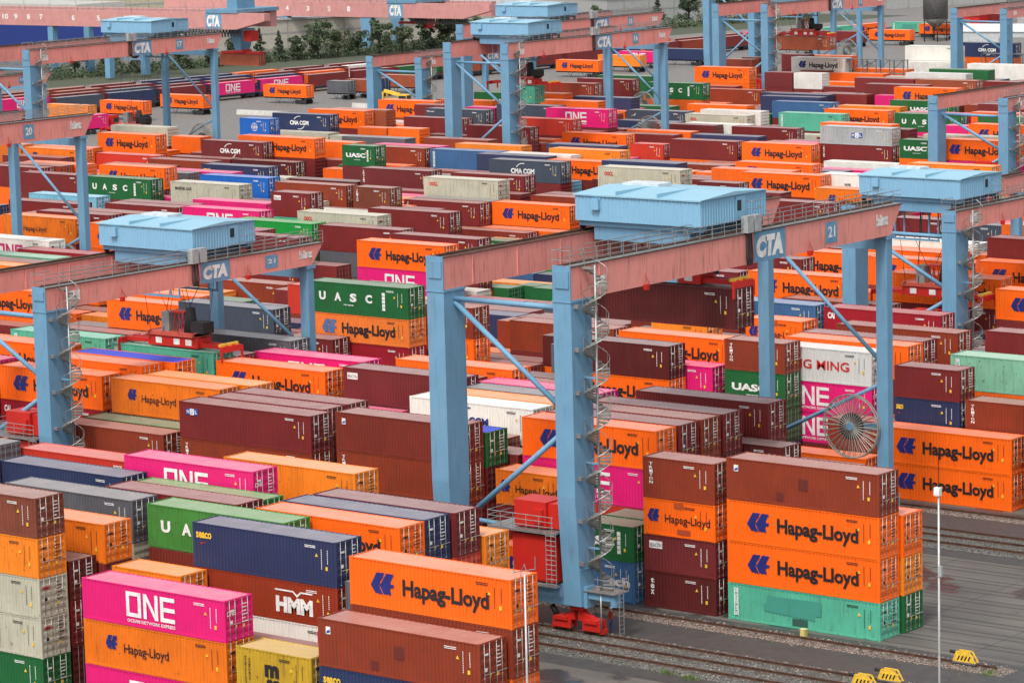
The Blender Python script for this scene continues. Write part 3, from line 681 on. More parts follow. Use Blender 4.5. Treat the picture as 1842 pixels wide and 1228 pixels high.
for si, ln in enumerate("""-11 -16132 4 17
-10 -14430 4 82 3 83
-9 -12442 4 1 41 1 41
-10 -12464 4 43 55 0
-7 -14246 4 55 148 102 16
-10 -16036 4 44 10 92 92 66
-6 -16274 4 91 92 40 16
-8 -15989 4 2 16 16 18
-6 -14918 4 69 20 40 0
-4 -16909 4 53 16 0 16
-5 -15579 4 17 52 16 18
-4 -15642 4 68 16 40 18
-2 -17286 4 120 16 16 40
-3 -15938 4 83 17 41 1
0 -18953 4 50 16 40
-9 -16044 4 18 17 19
-8 -14712 2 4 16 40
-10 -13132 2 115 17
-1 -15503 4 5 17 0 16
-5 -14191 4 1 0 16 40
-4 -14209 4 53 52 16 0
-3 -14181 4 23 120 16 40
-2 -14157 4 5 93 41
-6 -13579 2 41 1 17
0 -17547 5 155 50 16 40
0 -15920 4 21 51 17 16
0 -12377 4 43 1 1 94
0 -13082 2 51 6 24 28
0 -13776 2 80 131
1 -14614 2 8 16 16
1 -15295 2 74 16 16 40
3 -16219 4 41 17 1
1 -12360 4 1 4 66
10 -15060 4 1
9 -14168 4 17 41
6 -14216 4 19 17 41
2 -20169 4 1 118 16 40
2 -18844 4 3 16 40 0
3 -18729 4 5 16 40 16
6 -18689 4 1 16 40 16
1 -18903 4 76 16 18
3 -19975 4 1 1 17 66
4 -19860 4 15 1 17 40
5 -21482 4 1 1 16 0
11 -24030 4 94 1
6 -19936 4 95 1 17 40
1 -17494 4 17 16 40 88
2 -17491 4 17 16 40 18
8 -18750 4 83 16 40 16
6 -17269 4 25 17 41 16
9 -19793 4 91 1 17 16
5 -17784 4 87 17 0
4 -16109 4 147 16 40 40
8 -17166 4 1 17 41 0
14 -19383 4 17 0
7 -17397 4 17 0 16 40
15 -18192 4 19 0 16
7 -14524 4 17 17 41 40
5 -14555 4 17 17 1 0
4 -14560 4 41 41 17 2
3 -14564 4 17 17 1 16
2 -14572 4 1 83 121 0
10 -17009 4 19 0 16 40
11 -16749 4 85 17 41
7 -16092 4 85 16 0 18
6 -16023 4 89 16 40 84
5 -16121 4 5 16 40 18
11 -15404 2 50 81 67 53
12 -15337 4 117 82 82 16
13 -15151 4 1 17 0 40
18 -15912 4 17 17 1
14 -15180 4 17 1 16 40
16 -15158 4 41 17 0 40
11 -13731 2 16 54 16 0
15 -15044 2 17 16 16
22 -15591 4 53 17
13 -13527 4 97 0 16 40
11 -13072 4 51 16 2
10 -13714 4 1 1
17 -15127 4 40 16
17 -13830 4 17 1 66 0
15 -23768 4 1 17 41
18 -24258 4 4 16 40
19 -23597 4 41 1 17
14 -21103 4 121 41 17 16
16 -22171 4 90 0 16
10 -21524 4 57 0 0 18
15 -21505 4 114 40 16
11 -20105 4 79 12 118 40 52
20 -22833 4 1 83 17 92
21 -24596 4 16 16 0
24 -24343 4 17 89 16 40
24 -25667 4 73 17 40 52
28 -27165 4 17 17 40
22 -25949 4 17 16 40 84
21 -25951 4 83 82 40 2
20 -24917 4 17 17 40 66
20 -28363 4 3 17 41 16
20 -26956 4 1 1 16 0
19 -27060 4 105 17 41 16
18 -26054 4 119 0 16 88
17 -26407 4 100 16 16 66
15 -26062 4 41 16 88 0
14 -25871 4 5 16 16 16
13 -25423 4 1 1 17
16 -25836 4 0 16
16 -24538 4 4 40
14 -24203 4 88 16
12 -23854 4 17 17
8 -21772 4 94 16 0 0
13 -23321 4 1 17 41
12 -25516 4 17 0
4 -21281 4 1 1 17 1
17 -25006 4 16 16
18 -20370 4 53 16 40
19 -20421 4 17 16 40
17 -19156 4 157 16 40
18 -19123 4 17 0 16
13 -19792 4 41 1 16 40
21 -21635 4 119 16
24 -22836 4 71 16
25 -21719 4 71 16
26 -22397 4 4 16
28 -22106 4 59 16
28 -23352 4 125 16
22 -22850 4 103 17
33 -25596 4 21 17
23 -23045 4 17 17 0 0
34 -25306 4 1 1
31 -24093 2 5 17
29 -23255 4 72 16 88
32 -24833 4 4 0
18 -17773 4 21 17 40 0
15 -16946 2 4 16 0 88
12 -16711 4 1 16 0 92
24 -21319 4 67 67
20 -20714 4 89 17
21 -19282 4 16 40 16 0
19 -19175 4 40 16 0
16 -18791 4 41 17 1
19 -17118 4 129 17 0 0
17 -16293 2 6 16 0 52
23 -18886 4 17 17 41 84
21 -17944 4 1 16 40 0
26 -18486 4 1 17 0 66
25 -17237 4 1 41 17 0
23 -16621 4 1 16 0 84
19 -15809 4 119 17 0 16
21 -15150 4 1 16 0 92
25 -15991 4 1 1 17 17
24 -16779 4 0 16 40 2
28 -17573 4 1 17 16 16
26 -16021 4 17 1 16 40 18
31 -18649 4 57 17 0 16
30 -17275 2 1 17 1 19
29 -17823 4 103 17 41 1
30 -19123 4 17 41 17 41
27 -17731 4 1 1 17 92
30 -31192 4 79 16 40 88
32 -31465 4 1 17 41 17
30 -32438 4 17 16 40 88
31 -33506 4 17 1 16 92
37 -34827 4 16 40 16 0
33 -33705 4 41 40 16 16
41 -35394 4 1 17 41 52
44 -35926 4 93 17 67 17
44 -34636 2 6 16 0 16
39 -33494 4 121 16 40 88
38 -32157 4 41 16 40 16
36 -32474 4 40 16 40 40
30 -29610 4 151 16 40 40
37 -30860 4 55 16 40 0
33 -29856 4 137 110 16 18
40 -32367 4 19 83 17
29 -27610 4 83 17 40 52
25 -26724 4 83 17 41 17
26 -28308 4 17 17 40 84
27 -28347 4 17 17 40 66
29 -30506 4 132 16 88 0
22 -27795 4 41 17 1 1
21 -28075 4 17 17 1 3
23 -28895 4 16 16 16 16
25 -29715 4 17 17 16 18
41 -33232 4 143 17 40 40
34 -33536 4 1 16 0 40
34 -31547 4 88 52 16 88
35 -31025 4 84 16 16 40
46 -33713 2 138 16 66 2 2
45 -33502 4 1 16 0 16
42 -32458 4 1 17 41 1
44 -32158 4 1 82 16 88
54 -35449 4 35 0
40 -30231 2 81 27 121 17
41 -30846 4 0 16 0
32 -28266 4 41 16 40 0
27 -25807 2 37 94 16 0 92
26 -25155 4 93 17 41 41
39 -28457 4 33 16 40 16
32 -26931 2 49 16 16 40
50 -35345 4 92 17 41
29 -24777 4 17 17 53 2
50 -34100 4 93 16 88
34 -30301 4 110 17 53
34 -26552 4 31 1 17
35 -26583 4 89 17 93
35 -25336 4 1 17 41
36 -26672 4 93 17 40 0
38 -26738 4 17 17 41
41 -27606 4 134 16 66
39 -26888 4 17 16 40 40
40 -27575 4 145 16 40 0
42 -28230 4 55 52 16 40
43 -29291 4 127 0 16 16
43 -30612 4 41 52 16 0
47 -29721 4 4 16 40 40
49 -30767 4 40 16 40 2
55 -33240 4 61 41 17 1
49 -31452 2 7 17 41 1
53 -34213 2 7 17 41
57 -35167 4 1 16 40
58 -34959 4 103 17 52
46 -31660 4 89 17 0 0
45 -30807 4 84 16 16 0
50 -32854 4 0 16 52
57 -31422 4 31 17 40
55 -30494 4 1 41 17
56 -31721 4 120 16 40 92
50 -31299 4 17 16 40 16
44 -27377 4 5 17 19 2
43 -28011 4 103 16 40 40
49 -28837 4 41 17 16
38 -25356 4 41 1 17
39 -25363 4 17 17 67
42 -26984 4 0 16 16 40
54 -28261 4 17 1 41
54 -28984 2 122 16 0
34 -23463 4 93 17 41 41 0
40 -25662 4 63 17 1 16
49 -26551 4 41 17 40
41 -24082 4 1 16 0 40
38 -22767 2 39 17 1 19
59 -30051 4 1 17 40
60 -30752 4 16 16 40
68 -31882 4 17 16
61 -30305 4 102 16 40
61 -31673 4 54 16 40
64 -32070 4 65 17 41
59 -28805 4 53 16 84
58 -30184 4 17 16 40
63 -30680 4 93 17 41
60 -29204 4 16 16 40
58 -31429 4 83 17 41 41
54 -26956 4 1 17 41
55 -25756 4 152 31 1 41
69 -29031 4 1 17 1
68 -27519 4 79 83 17
67 -29571 4 99 17 40
50 -23578 2 80 1 17 41
40 -23442 4 1 16 40 0
41 -22402 4 109 16 40 0
39 -21227 4 3 17 41 0
33 -21154 4 17 17 41 41
50 -24824 4 102 16 16
44 -21599 4 5 17 1 17
45 -24447 4 0 16 40 66
48 -24494 4 53 17 41
49 -23841 4 85 17 17
70 -31168 4 125 16 0
77 -32668 4 54 16 40
74 -31154 4 17 17 41
74 -29772 4 85 17 1
71 -28968 4 71 17 1
70 -29817 4 4 16 0
66 -29955 4 16 40
39 -22943 4 16 0 84 40
50 -22947 4 1 83 17 41
58 -23752 4 1 17 41 1
64 -25472 4 0 16 0 18
62 -25036 4 70 16 0 16
68 -25981 4 17 16 40 40
70 -33854 4 79 0 16 40
69 -34972 4 41 17 41 85
70 -35381 4 17 17 40 16
79 -34513 4 1 1 17 1
73 -31773 4 63 17 41
77 -33914 4 41 16 40
59 -32648 4 57 17 41 1
65 -33386 4 52 16 0 92
62 -33471 4 0 16 16 0
80 -35124 4 16 16 16
73 -35522 4 71 17 88 88
69 -31785 4 1 17 17
67 -31139 4 103 17 40
98 -33500 4 141 1 17 0
87 -34723 4 107 103 0 0
92 -33841 4 103 103 103 17
91 -33663 4 107 103 53
85 -30499 4 103 103 92 84
86 -33698 4 1 17 0
78 -30863 4 17 16 0 88
78 -29617 4 47 16 0 18
78 -28273 4 17 16 0 18
72 -29046 4 1 16 18 0
89 -33661 4 1 17 41
80 -30498 4 71 17 40 16
79 -29978 4 113 17 67 1
79 -32958 2 17 17 0 16
79 -32327 2 103 17 2 16
71 -31590 4 55 17 41
75 -30143 4 16 16 0 0
79 -31694 4 17 17 41
51 -35562 4 141 93 16 52
55 -35754 4 1 16 66 40
56 -35524 4 47 16 0 40
53 -33243 4 17 16 84 18
57 -33921 2 17 1 3 85
60 -35282 4 0 16 88 52
62 -34879 4 71 17 1 92
59 -35163 4 1 41 1 1
-9 -13701 4 16 0
-9 -14352 2 1 53
-8 -17248 4 16 2 53
-8 -12960 2 85 53
-8 -13611 2 0
-7 -15505 4 1 93
-7 -16769 4 41 19 0
-7 -12960 2 89 16 41
-6 -17563 4 17 1 19
-5 -16838 4 53 0 40
-5 -18103 4 17 0 1 40
-4 -18168 4 16 41 85
-3 -17198 4 89 0 17
-3 -18462 4 89 1 40 84
-2 -18545 4 17 0
-2 -15416 4 17 18 0
-1 -16793 4 40 67 1
-1 -18057 4 67 16 16
-1 -19321 4 93 88 41
-1 -14224 2 92 16
0 -19599 2 1 17
0 -20863 4 0 52
0 -14421 2 1
1 -20162 4 17 19
1 -21427 4 53 89 41
1 -15940 2 18 66 17
1 -13619 4 66 1
2 -21428 4 85 17 16 84
2 -15831 4 17 89 40
2 -12960 2 67 1 84
3 -21234 4 92 3 3
3 -16865 2 88 1 19
3 -12960 2 89 16
4 -17398 4 1 17 17
4 -18049 2 3 18 16
4 -12960 2 52 40
5 -19043 4 41 40 16
5 -19694 2 41 17 0
5 -12990 2 93 41
6 -21225 4 0 17 1
6 -22489 4 18 17 88
7 -18656 4 1 17 41
7 -19920 4 16 0 88 41
7 -21184 4 2 41 17
7 -21835 2 93 41 41
7 -23099 4 89 84 3
7 -12960 2 1 16
8 -23031 4 0 17 53
8 -20009 4 17 16 1
8 -13603 4 89
8 -14868 4 41
8 -15518 2 88 1
9 -21052 4 92 66 0
9 -22316 4 16 17 41
9 -23580 4 85 41 67
9 -15457 4 17 41 2
9 -16722 4 1 17
9 -17986 4 92 17 1
10 -22783 4 2
10 -24048 4 41
10 -25312 4 2 0
10 -18268 4 17 1
10 -19532 4 67 52
10 -20183 2 16 3 53
10 -15706 2 18 1
10 -12377 2 66 53 93 0
11 -25289 4 18
11 -21394 4 41 16 16
11 -22658 4 2 53
11 -18039 4 41 19
11 -18689 2 52 17
11 -14377 2 40 67
12 -17970 4 19 17
12 -19234 4 1 41
12 -20499 4 16 2 93
12 -21763 4 3 66
12 -22414 2 85 1
12 -13573 4 89 89
13 -23996 2 89 92
13 -21051 4 52 41 88
13 -21702 2 17 41
13 -16410 4 19 1 89
13 -17675 4 88 3 1
13 -18325 2 1
14 -22363 4 17 1
14 -16439 4 1 0
14 -17703 4 92 17 89
14 -13603 4 17 17
15 -24414 2 17
15 -22151 2 67 0
15 -19451 4 17 0
15 -20102 2 16 1 1
15 -15690 2 92 1 52
15 -13573 4 52 66
15 -14224 2 1 52
16 -27095 4 1 1 85
16 -22817 2 66 17 92
16 -20051 4 2 3
16 -20701 2 41 0 1 16
16 -16417 4 40 16 93
16 -17068 2 89 41 89
16 -13573 4 16 85
17 -27666 4 40 53 16 40
17 -20415 4 17 17
17 -21679 4 17 1 17
17 -22944 4 89 1
17 -23594 2 53 1
17 -17583 4 89 53 84
18 -27313 4 1 17 16
18 -21629 4 52 53 1
18 -22280 2 17 1 53
18 -22930 2 17 17
18 -13573 4 67 17
18 -14224 2 53 16 17
19 -28319 4 52 17 18
19 -24856 4 67 0
19 -25507 2 93 17 17
19 -21710 4 1 17 16
19 -17763 2 92 1 2 1
19 -13603 4 17 16 41 17
19 -14254 2 16 19 93
20 -29623 4 18 92
20 -25562 2 67 41
20 -23479 2 1 89
20 -21360 2 53 52
20 -14838 4 92 1
20 -16102 4 17 19
20 -17366 4 41 1 41
20 -18630 4 89 17
20 -19281 2 0 1
21 -28721 2 0 92 89 16
21 -29985 4 53 0
21 -26627 2 17 66 0
21 -22281 2 17 66
21 -22932 2 53 93 17
21 -19958 2 2 1
21 -16409 4 3
22 -29054 4 16 3 17
22 -30319 4 52 85 17 17
22 -24110 4 0 1
22 -16850 4 40 2
22 -17501 2 17 41 0
22 -18151 2 1 40
22 -18802 2 1 17 16
22 -19453 2 52 0
22 -20717 4 17
22 -21368 2 41
23 -30154 4 19 17 16
23 -24304 4 16 92
23 -25568 4 66 41 17
23 -26832 4 41 88 92
23 -27483 2 85 0 1
23 -20146 4 52
23 -21410 4 67
23 -17267 2 17 40
23 -14875 2 17 92 17
24 -26926 4 41 85 17
24 -28190 4 1 53 53
24 -29454 4 0 67 17
24 -30718 4 67 41 1
24 -18038 4 0 93 84
24 -19303 4 93 17 19
24 -19953 2 16 16 17 89
24 -15488 2 53 1 93
25 -30975 4 1 0 92
25 -27983 4 17 89 40
25 -23008 4 88
25 -24272 4 53 17
25 -24923 2 41 52
25 -18497 4 17 92 41
25 -19761 4 17 67 41
25 -20412 2 17 0 85 0
26 -29567 4 16 1 17
26 -30832 4 52 17 2
26 -26414 4 1 53 17
26 -23656 4 0 17
26 -19745 4 3 0 18
26 -21010 4 17
26 -16667 2 17 41 41
27 -28993 2 0 92
27 -30257 4 16 93 41
27 -31521 4 66 53 85
27 -27066 4 84 17 0 40
27 -18377 2 41 17 41
27 -19641 4 17 1
27 -20292 2 85 3 17 89
27 -21556 4 19
27 -22820 4 1
27 -24084 4 52 16
27 -24735 2 0 41 2
27 -16102 4 16 1 1
28 -27841 2 0 89 67
28 -29105 4 17 41
28 -30370 4 41 1 1
28 -31634 4 41 41 41
28 -24611 4 19 16
28 -25876 4 40 17 66
28 -18832 4 19 40 52 0
28 -20096 4 41 17 17 84
28 -20747 2 66 1
28 -16169 2 89 40 67 17
29 -31765 4 17 3
29 -28869 4 17 1 53
29 -26036 4 92 18 52 85
29 -19112 4 40 67 17
29 -19763 2 67 16 17
29 -21027 4 41 89 16
29 -21678 2 53 1
29 -16132 4 41 1 52 41
30 -33697 4 16 92
30 -19769 2 41 40
30 -21033 4 52 67
30 -22297 4 41 85 1
30 -23561 4 17
30 -24825 4 40 40
30 -26090 4 1 3
30 -27354 4 17 41 40
30 -28005 2 17 17 53
31 -34152 2 41 1 1 41
31 -25352 4 66 1
31 -26003 2 17 67 41
31 -27267 4 0 93
31 -27918 2 93 1 93
31 -29182 4 92 16 41
31 -30446 4 84 53 40
31 -31710 4 1 1 53
31 -19909 4 3 88
31 -21173 4 41 1
31 -22437 4 19 16 1
31 -23088 2 3 41
31 -16783 2 16 93 1 19
32 -32754 4 1 19 1
32 -34019 4 41 88 1
32 -35283 4 19 92 0 66
32 -29525 4 16 92 17
32 -30176 2 89 3 88
32 -25478 2 85
32 -26129 2 53
32 -18017 4 84 40 1 85
32 -19281 4 1 66
32 -19932 2 18 19
32 -21196 4 41 1
32 -22460 4 16 1 88
32 -23111 2 17 41
33 -34964 4 66 3 1
33 -31115 4 41 17 67
33 -32380 4 1 85 17
33 -26272 2 3 85
33 -27536 4 0 16 17
33 -28187 2 41 1 17
33 -22413 4 89 1 16
33 -23677 4 52 41
33 -24328 2 84
33 -17366 4 17 17 67 93
33 -18630 4 1 41 1 67
33 -19281 2 40 2 93
34 -34825 4 16 67 67
34 -32223 2 17 18 17
34 -27841 4 0 1 16
34 -28492 2 40 66 41
34 -17403 4 93 41
34 -18668 4 1 1 18 85
34 -19318 2 16 3
34 -20583 4 41 17 16
34 -21847 4 41 17
35 -32284 4 17 17
35 -33549 4 17 85
35 -34813 4 67 88 53
35 -35464 2 92 0 41
35 -27842 4 3 89 66
35 -28493 2 88 85
35 -29757 4 41 16 17
35 -17403 2 3 18 1 1
35 -18668 4 88 19 3 93
35 -19932 4 41 17
35 -21196 4 89 41 0
35 -22460 4 19 17
35 -23724 4 16 88 93 41
36 -33763 4 1 67 41
36 -34414 2 66 41 17
36 -35065 2 16 41 52
36 -27931 4 85 52 17
36 -29195 4 52 2 0
36 -30459 4 1 1 41
36 -31110 2 53 1
36 -18017 4 1 52 0 88
36 -19281 4 84 53 0
36 -19932 2 93 3
36 -21196 4 89 3 85
36 -22460 4 1 40
36 -23724 4 16 1 17 41
36 -24989 4 41
37 -32149 4 0 17 17
37 -33414 4 92 3
37 -18017 4 41 17 41 53
37 -19281 4 1 18 41
37 -20545 4 0 17 41
37 -21809 4 19 40 93
37 -23074 4 17 16
37 -24338 4 0
37 -25602 4 41 93
37 -26866 4 17 0
37 -28130 4 17 85 41
37 -29395 4 2 16 41
38 -33416 4 84 93 3
38 -34680 4 2 93 1 1
38 -35331 2 3 3 41 1
38 -28027 4 17 17
38 -29291 4 66 88 41
38 -30556 4 16 41 40
38 -24026 4 17 1 1
38 -18017 4 93 1 1 17
38 -19281 4 84 41 41
38 -20545 4 40 84 1
38 -21809 4 1 16
39 -34784 4 1 18 41 1
39 -35434 2 41 40 93 41
39 -29747 4 19 17 53
39 -31011 4 93 17 1
39 -31662 2 1 17 53
39 -23589 2 1 92 18
39 -18630 4 89 17 1
39 -19894 4 1 16 17
40 -33626 4 17 93 19
40 -34890 4 41 41
40 -30906 2 3 17
40 -28834 4 89 84 16
40 -29485 2 1 1 0
40 -24088 2 41 18 1
40 -19932 4 85 1
40 -21196 4 67 93
40 -21847 2 1 92 3
41 -33907 2 18 3
41 -31522 2 66 16
41 -28865 4 41 17 66
41 -29516 2 17 16 17
41 -25371 4 16 16 89
41 -26022 2 19 40 41
41 -19894 4 67 93 17
41 -20545 2 40 41
42 -33717 4 17 89 19
42 -34981 4 16 16
42 -29490 4 67 16
42 -30140 2 1 18 1
42 -30791 2 66 67 16
42 -19894 4 1 40 16
42 -21159 4 84 40
42 -22423 4 85 0 41
42 -23687 4 0 84 93
42 -24951 4 89 19
42 -25602 2 16 16 89
43 -31872 4 17 66 17
43 -33136 4 41 18 0
43 -34400 4 16 16
43 -35051 2 0 41 1
43 -19962 4 16 1 40
43 -21226 4 17 41
43 -22490 4 1 41
43 -23754 4 0 93
43 -25019 4 16 41 3
43 -26283 4 16 19 18
44 -33417 4 17 53 16
44 -28636 4 0 53 17
44 -29900 4 41 41 3
44 -30551 2 16 40
44 -22858 4 1 17
44 -24123 4 85 16 93
44 -25387 4 41 53 66
44 -26038 2 1 89
44 -19932 4 88 66 53 2
45 -34762 4 85 67 1
45 -35412 2 17 17 41
45 -32066 4 41 41 1
45 -25093 2 1 1 17
45 -26357 4 3 3 17
45 -27621 4 53 19 17 3
45 -28886 4 18 41 0
45 -29536 2 41 16 93
45 -20545 4 2 41 1
45 -21809 4 17 41 67
45 -23074 4 41 66 18
46 -34972 4 1 16 1
46 -32919 4 53 93 67
46 -19932 4 16 18 0 93
46 -21196 4 16 93 41
46 -22460 4 17 41
46 -23724 4 1 18
46 -24989 4 40 16 0
46 -26253 4 17 92
46 -27517 4 1 17 93
46 -28781 4 17 84 3
46 -30045 4 52 0 53
47 -30980 4 67 16 41
47 -32244 4 52 1 17
47 -33508 4 2 85 16
47 -34773 4 89 17 2
47 -35423 2 17 17
47 -19924 4 16 19 67
47 -21189 4 1 3 53
47 -22453 4 0 0 41
47 -23717 4 0 52 16
47 -24981 4 17 17
47 -25632 2 88 19
47 -26896 4 17 52
47 -28160 4 40 92
48 -25170 2 40 17 67
48 -26434 4 19 17
48 -27699 4 19 67 17
48 -28963 4 92 85 0
48 -29614 2 40 41 3
48 -30878 4 93 17 53
48 -32142 4 17 2
48 -33406 4 84 16
48 -34670 4 53 53
48 -35321 2 93 41 41
48 -21226 4 17 41 89
48 -22490 4 2 16 40
48 -23141 2 0 17
49 -32711 4 3 41
49 -33975 4 53 41
49 -35240 4 52 1
49 -29483 2 19 85 41
49 -27227 2 2 18
49 -25101 4 16 41 1
49 -21196 4 85 92
49 -22460 4 17 17 1
50 -26083 4 41 92
50 -27347 4 16 0
50 -28612 4 17 88
50 -29876 4 1 16
50 -21159 4 40 17 2
51 -22423 4 41 3 17
51 -23687 4 93 16 92 3
51 -24951 4 85 19
51 -26215 4 92 19
51 -27480 4 93 3
51 -28744 4 1 41
51 -30008 4 41 16
51 -30659 2 40 19 52
51 -31923 4 92 0 88
51 -33187 4 66 1 16
51 -33838 2 19
52 -22423 4 53 1 16
52 -23687 4 88 41
52 -24951 4 17 3
52 -26215 4 17 40
52 -27480 4 1 67
52 -28744 4 89 19
52 -30008 4 85 88
52 -31272 4 1 40 85
52 -32536 4 19 3 52
52 -33801 4 84 1
52 -35065 4 40
53 -34859 2 16
53 -22423 4 41 66 16 66
53 -23687 4 93 41 41 0
53 -24951 4 17 19
53 -26215 4 16 67
53 -27480 4 41 67
53 -28744 4 88 67
53 -30008 4 85 19
53 -31272 4 17 0
53 -31923 2 41 88 88
54 -30273 4 41 1
54 -31537 4 41 1
54 -32801 4 89 16 1
54 -33452 2 1 17 17
54 -34103 2 18 41
54 -22423 4 41 16 1 17
54 -23687 4 89 92 17
54 -24951 4 52 1
54 -25602 2 17 85
55 -33885 2 3 19
55 -31753 4 18 41
55 -26431 2 85 19 41
55 -27696 4 40 3
55 -28960 4 0 53
55 -21884 2 17 17 19 92
55 -23148 4 0 0 18 40
55 -24413 4 1 53 1
56 -33011 4 41 88
56 -33661 2 66 84
56 -23111 4 17 93 67
56 -24375 4 17 84 17
56 -25639 4 18 17 40 17
56 -26904 4 41 0 89
56 -28168 4 93 3
56 -29432 4 41 17
56 -30083 2 19 1
57 -32711 4 41 1 1
57 -22460 4 19 17
57 -23111 2 2 16 1
57 -24375 4 40 53 3
57 -25639 4 67 19 1
57 -26904 4 92 88 93
57 -28168 4 3 19
57 -29432 4 41 41
57 -30083 2 1 41
58 -32688 4 17 0
58 -33339 2 16 40 67
58 -25011 4 16 1 17
58 -26275 4 0 17 17 88
58 -26926 2 40 53 92
58 -28190 4 1 41
58 -28841 2 1 0
58 -22460 4 53 66
59 -33294 2 85 17 40 40
59 -31310 4 41 53 16
59 -23074 4 18 41 2 67
59 -24338 4 84 1 1 40
59 -25602 4 1 16 1
59 -26253 2 40 17
59 -27517 4 19 1
60 -31397 2 53 3
60 -32662 4 41 0
60 -33926 4 88 84 17
60 -23687 4 1 19 0 53
60 -24951 4 0 3 53
60 -26215 4 88 16
60 -27480 4 17 85 17
61 -32933 4 41 17 85
61 -34197 4 17 41 85
61 -35461 4 16 1 53
61 -24375 4 1 1
61 -25639 4 3 17
61 -26290 2 41 88
61 -27554 4 41 41
61 -28205 2 85 92
61 -28856 2 17 17
62 -26295 4 19 89
62 -27559 4 17 1
62 -28823 4 89 18
62 -30088 4 1 0
62 -31352 4 41 17
62 -32003 2 41 92
63 -31939 4 85 2
63 -33203 4 89 19
63 -34468 4 2 17 17
63 -35118 2 52 88 1 89
63 -24338 4 17 17 41 67
63 -25602 4 40 89 53
63 -26866 4 16 0
63 -28130 4 17 41
63 -29395 4 40
64 -33329 4 1 0 1
64 -34593 4 1 16 3 16
64 -35244 2 89 41
64 -26731 4 40 92
64 -27995 4 67 1
64 -29260 4 93 1
64 -30524 4 40
65 -34645 4 17 17 41
65 -35296 2 17 0
65 -24338 4 16 67 41
65 -25602 4 0 1 85
65 -26866 4 17 89
65 -28130 4 1 16
65 -29395 4 84 89
65 -30045 2 17
65 -31310 4 16 89
65 -31960 2 16 0
66 -31244 4 1 52
66 -32508 4 17
66 -33772 4 1 17 84
66 -35036 4 92 0
66 -24981 4 88 93 17
66 -26245 4 19 1
66 -27510 4 17
66 -28160 2 2 85
67 -32398 4 41
67 -33662 4 84 93 16
67 -34313 2 92 41 89
67 -34964 2 17 16 40
67 -24951 4 1 16 41
67 -26215 4 67 17
67 -27480 4 89
67 -28130 2 0 66
68 -33141 4 67 1 18
68 -34405 4 84 19 41
68 -35056 2 41 3
68 -28778 4 40 3
68 -30042 4 17 3
69 -33044 4 67 93
69 -33695 2 67 41 40
69 -30290 4 16 19
69 -24981 4 19 17
69 -26245 4 89 93 16
69 -27510 4 85 93 53
70 -32427 4 67 89
70 -26253 4 3 67 67
70 -27517 4 0 1
70 -28168 2 67 53
71 -32849 4 41 17
71 -34114 4 1 19 84
71 -35378 4 66 1 17
71 -30257 4 53 93
71 -26866 4 66 40 67
71 -27517 2 40 17 3
72 -30305 4 0 53
72 -31570 4 41 93
72 -32834 4 17 89
72 -34098 4 17 84
72 -35362 4 92 16 40
72 -26253 4 16 89 84 93
72 -27517 4 40 0 17
73 -33032 4 17 17
73 -33683 2 84 17
73 -26245 4 41 1 93 17
73 -27510 4 19 16 41
73 -28774 4 40 41 16
73 -30038 4 53 0
74 -32443 4 41 17
74 -33707 4 0 93
74 -34971 4 0 40 40
74 -27480 4 40 18 17
74 -28130 2 1 16
75 -31433 4 53 41
75 -32697 4 17 89
75 -33961 4 2 16
75 -35225 4 52 17
75 -26866 4 40 85 67 18
75 -28130 4 92 53
75 -28781 2 41 84 40
76 -27517 4 1 41
76 -28781 4 16 2
76 -30045 4 1 41
76 -31310 4 17 41
76 -32574 4 1 19
76 -33225 2 16 89
76 -34489 4 1 1
76 -35140 2 17 53
77 -35204 4 66 41
77 -27517 4 53 85
77 -28781 4 0 0
77 -30045 4 17 88 17
77 -30696 2 52 93 16
77 -31347 2 16 16 41
78 -32122 4 85 52
78 -33386 4 88 52
78 -34651 4 17 16 17
78 -35301 2 41 17
78 -26866 4 0 1 1 41
79 -35189 2 0 1
79 -27584 2 41 89 2 40
79 -28235 2 16 16 93
80 -31787 4 17 17 1
80 -33052 4 1 40 52
80 -33702 2 3 41 2
80 -28781 4 17 19 67
81 -28130 4 16 66 41 85
81 -29395 4 53 19 16
81 -30659 4 17 16 66
81 -31923 4 17 40
81 -32574 2 19 41
81 -33838 4 41 84
81 -34489 2 17 1 17
81 -35140 2 41 17 17 19
82 -29395 4 0 17 1
82 -30659 4 17 3 1
82 -31923 4 41 1 16
82 -33187 4 93 3
82 -34451 4 89 53
82 -35102 2 89 88 17
83 -29395 4 52 41 19
83 -30659 4 53 53 41
83 -31923 4 93 17 89
83 -33187 4 66 0
83 -33838 2 41 92
83 -34489 2 1 1 66
83 -35140 2 19 41 3 1
84 -29395 4 17 41 88
84 -30659 4 17 17
84 -31923 4 0 18
84 -33187 4 93 16
84 -33838 2 17 1
84 -35102 4 41 0
85 -31758 4 85 2
85 -33023 4 85 1
85 -34287 4 1 66
85 -34938 2 89 40 1
85 -28744 4 53 2 41
86 -34343 2 41 3 17
86 -34994 2 52 17 16
86 -30008 4 84 19 67
86 -31272 4 17 88 67
86 -31923 2 1 3
87 -35369 2 41 41
87 -29462 4 93 18 17
87 -30726 4 40 53
87 -31990 4 2 40 41
87 -33255 4 19 1
88 -30038 4 0 93 3
88 -31302 4 53 93 41
88 -32566 4 67 67
88 -33217 2 17 2
88 -34481 4 89 17
88 -35132 2 17 16 41 19
89 -34920 4 0 16 85 85
89 -29432 4 53 1 52 66
89 -30696 4 41 53
89 -31960 4 41 1 1""".strip().split('\n')):
    p = ln.split(); yy = int(p[0]); X0 = int(p[1])/100; L = int(p[2]); tiers = p[3:]
    b, r = divmod(yy, 10); y = Y0+b*BP+r*RP+CW/2; x = X0+LEN[L]/2
    tiers = [int(t) for t in tiers]; hs_ = [2.896 if t % 2 else 2.591 for t in tiers]; z = sum(hs_)
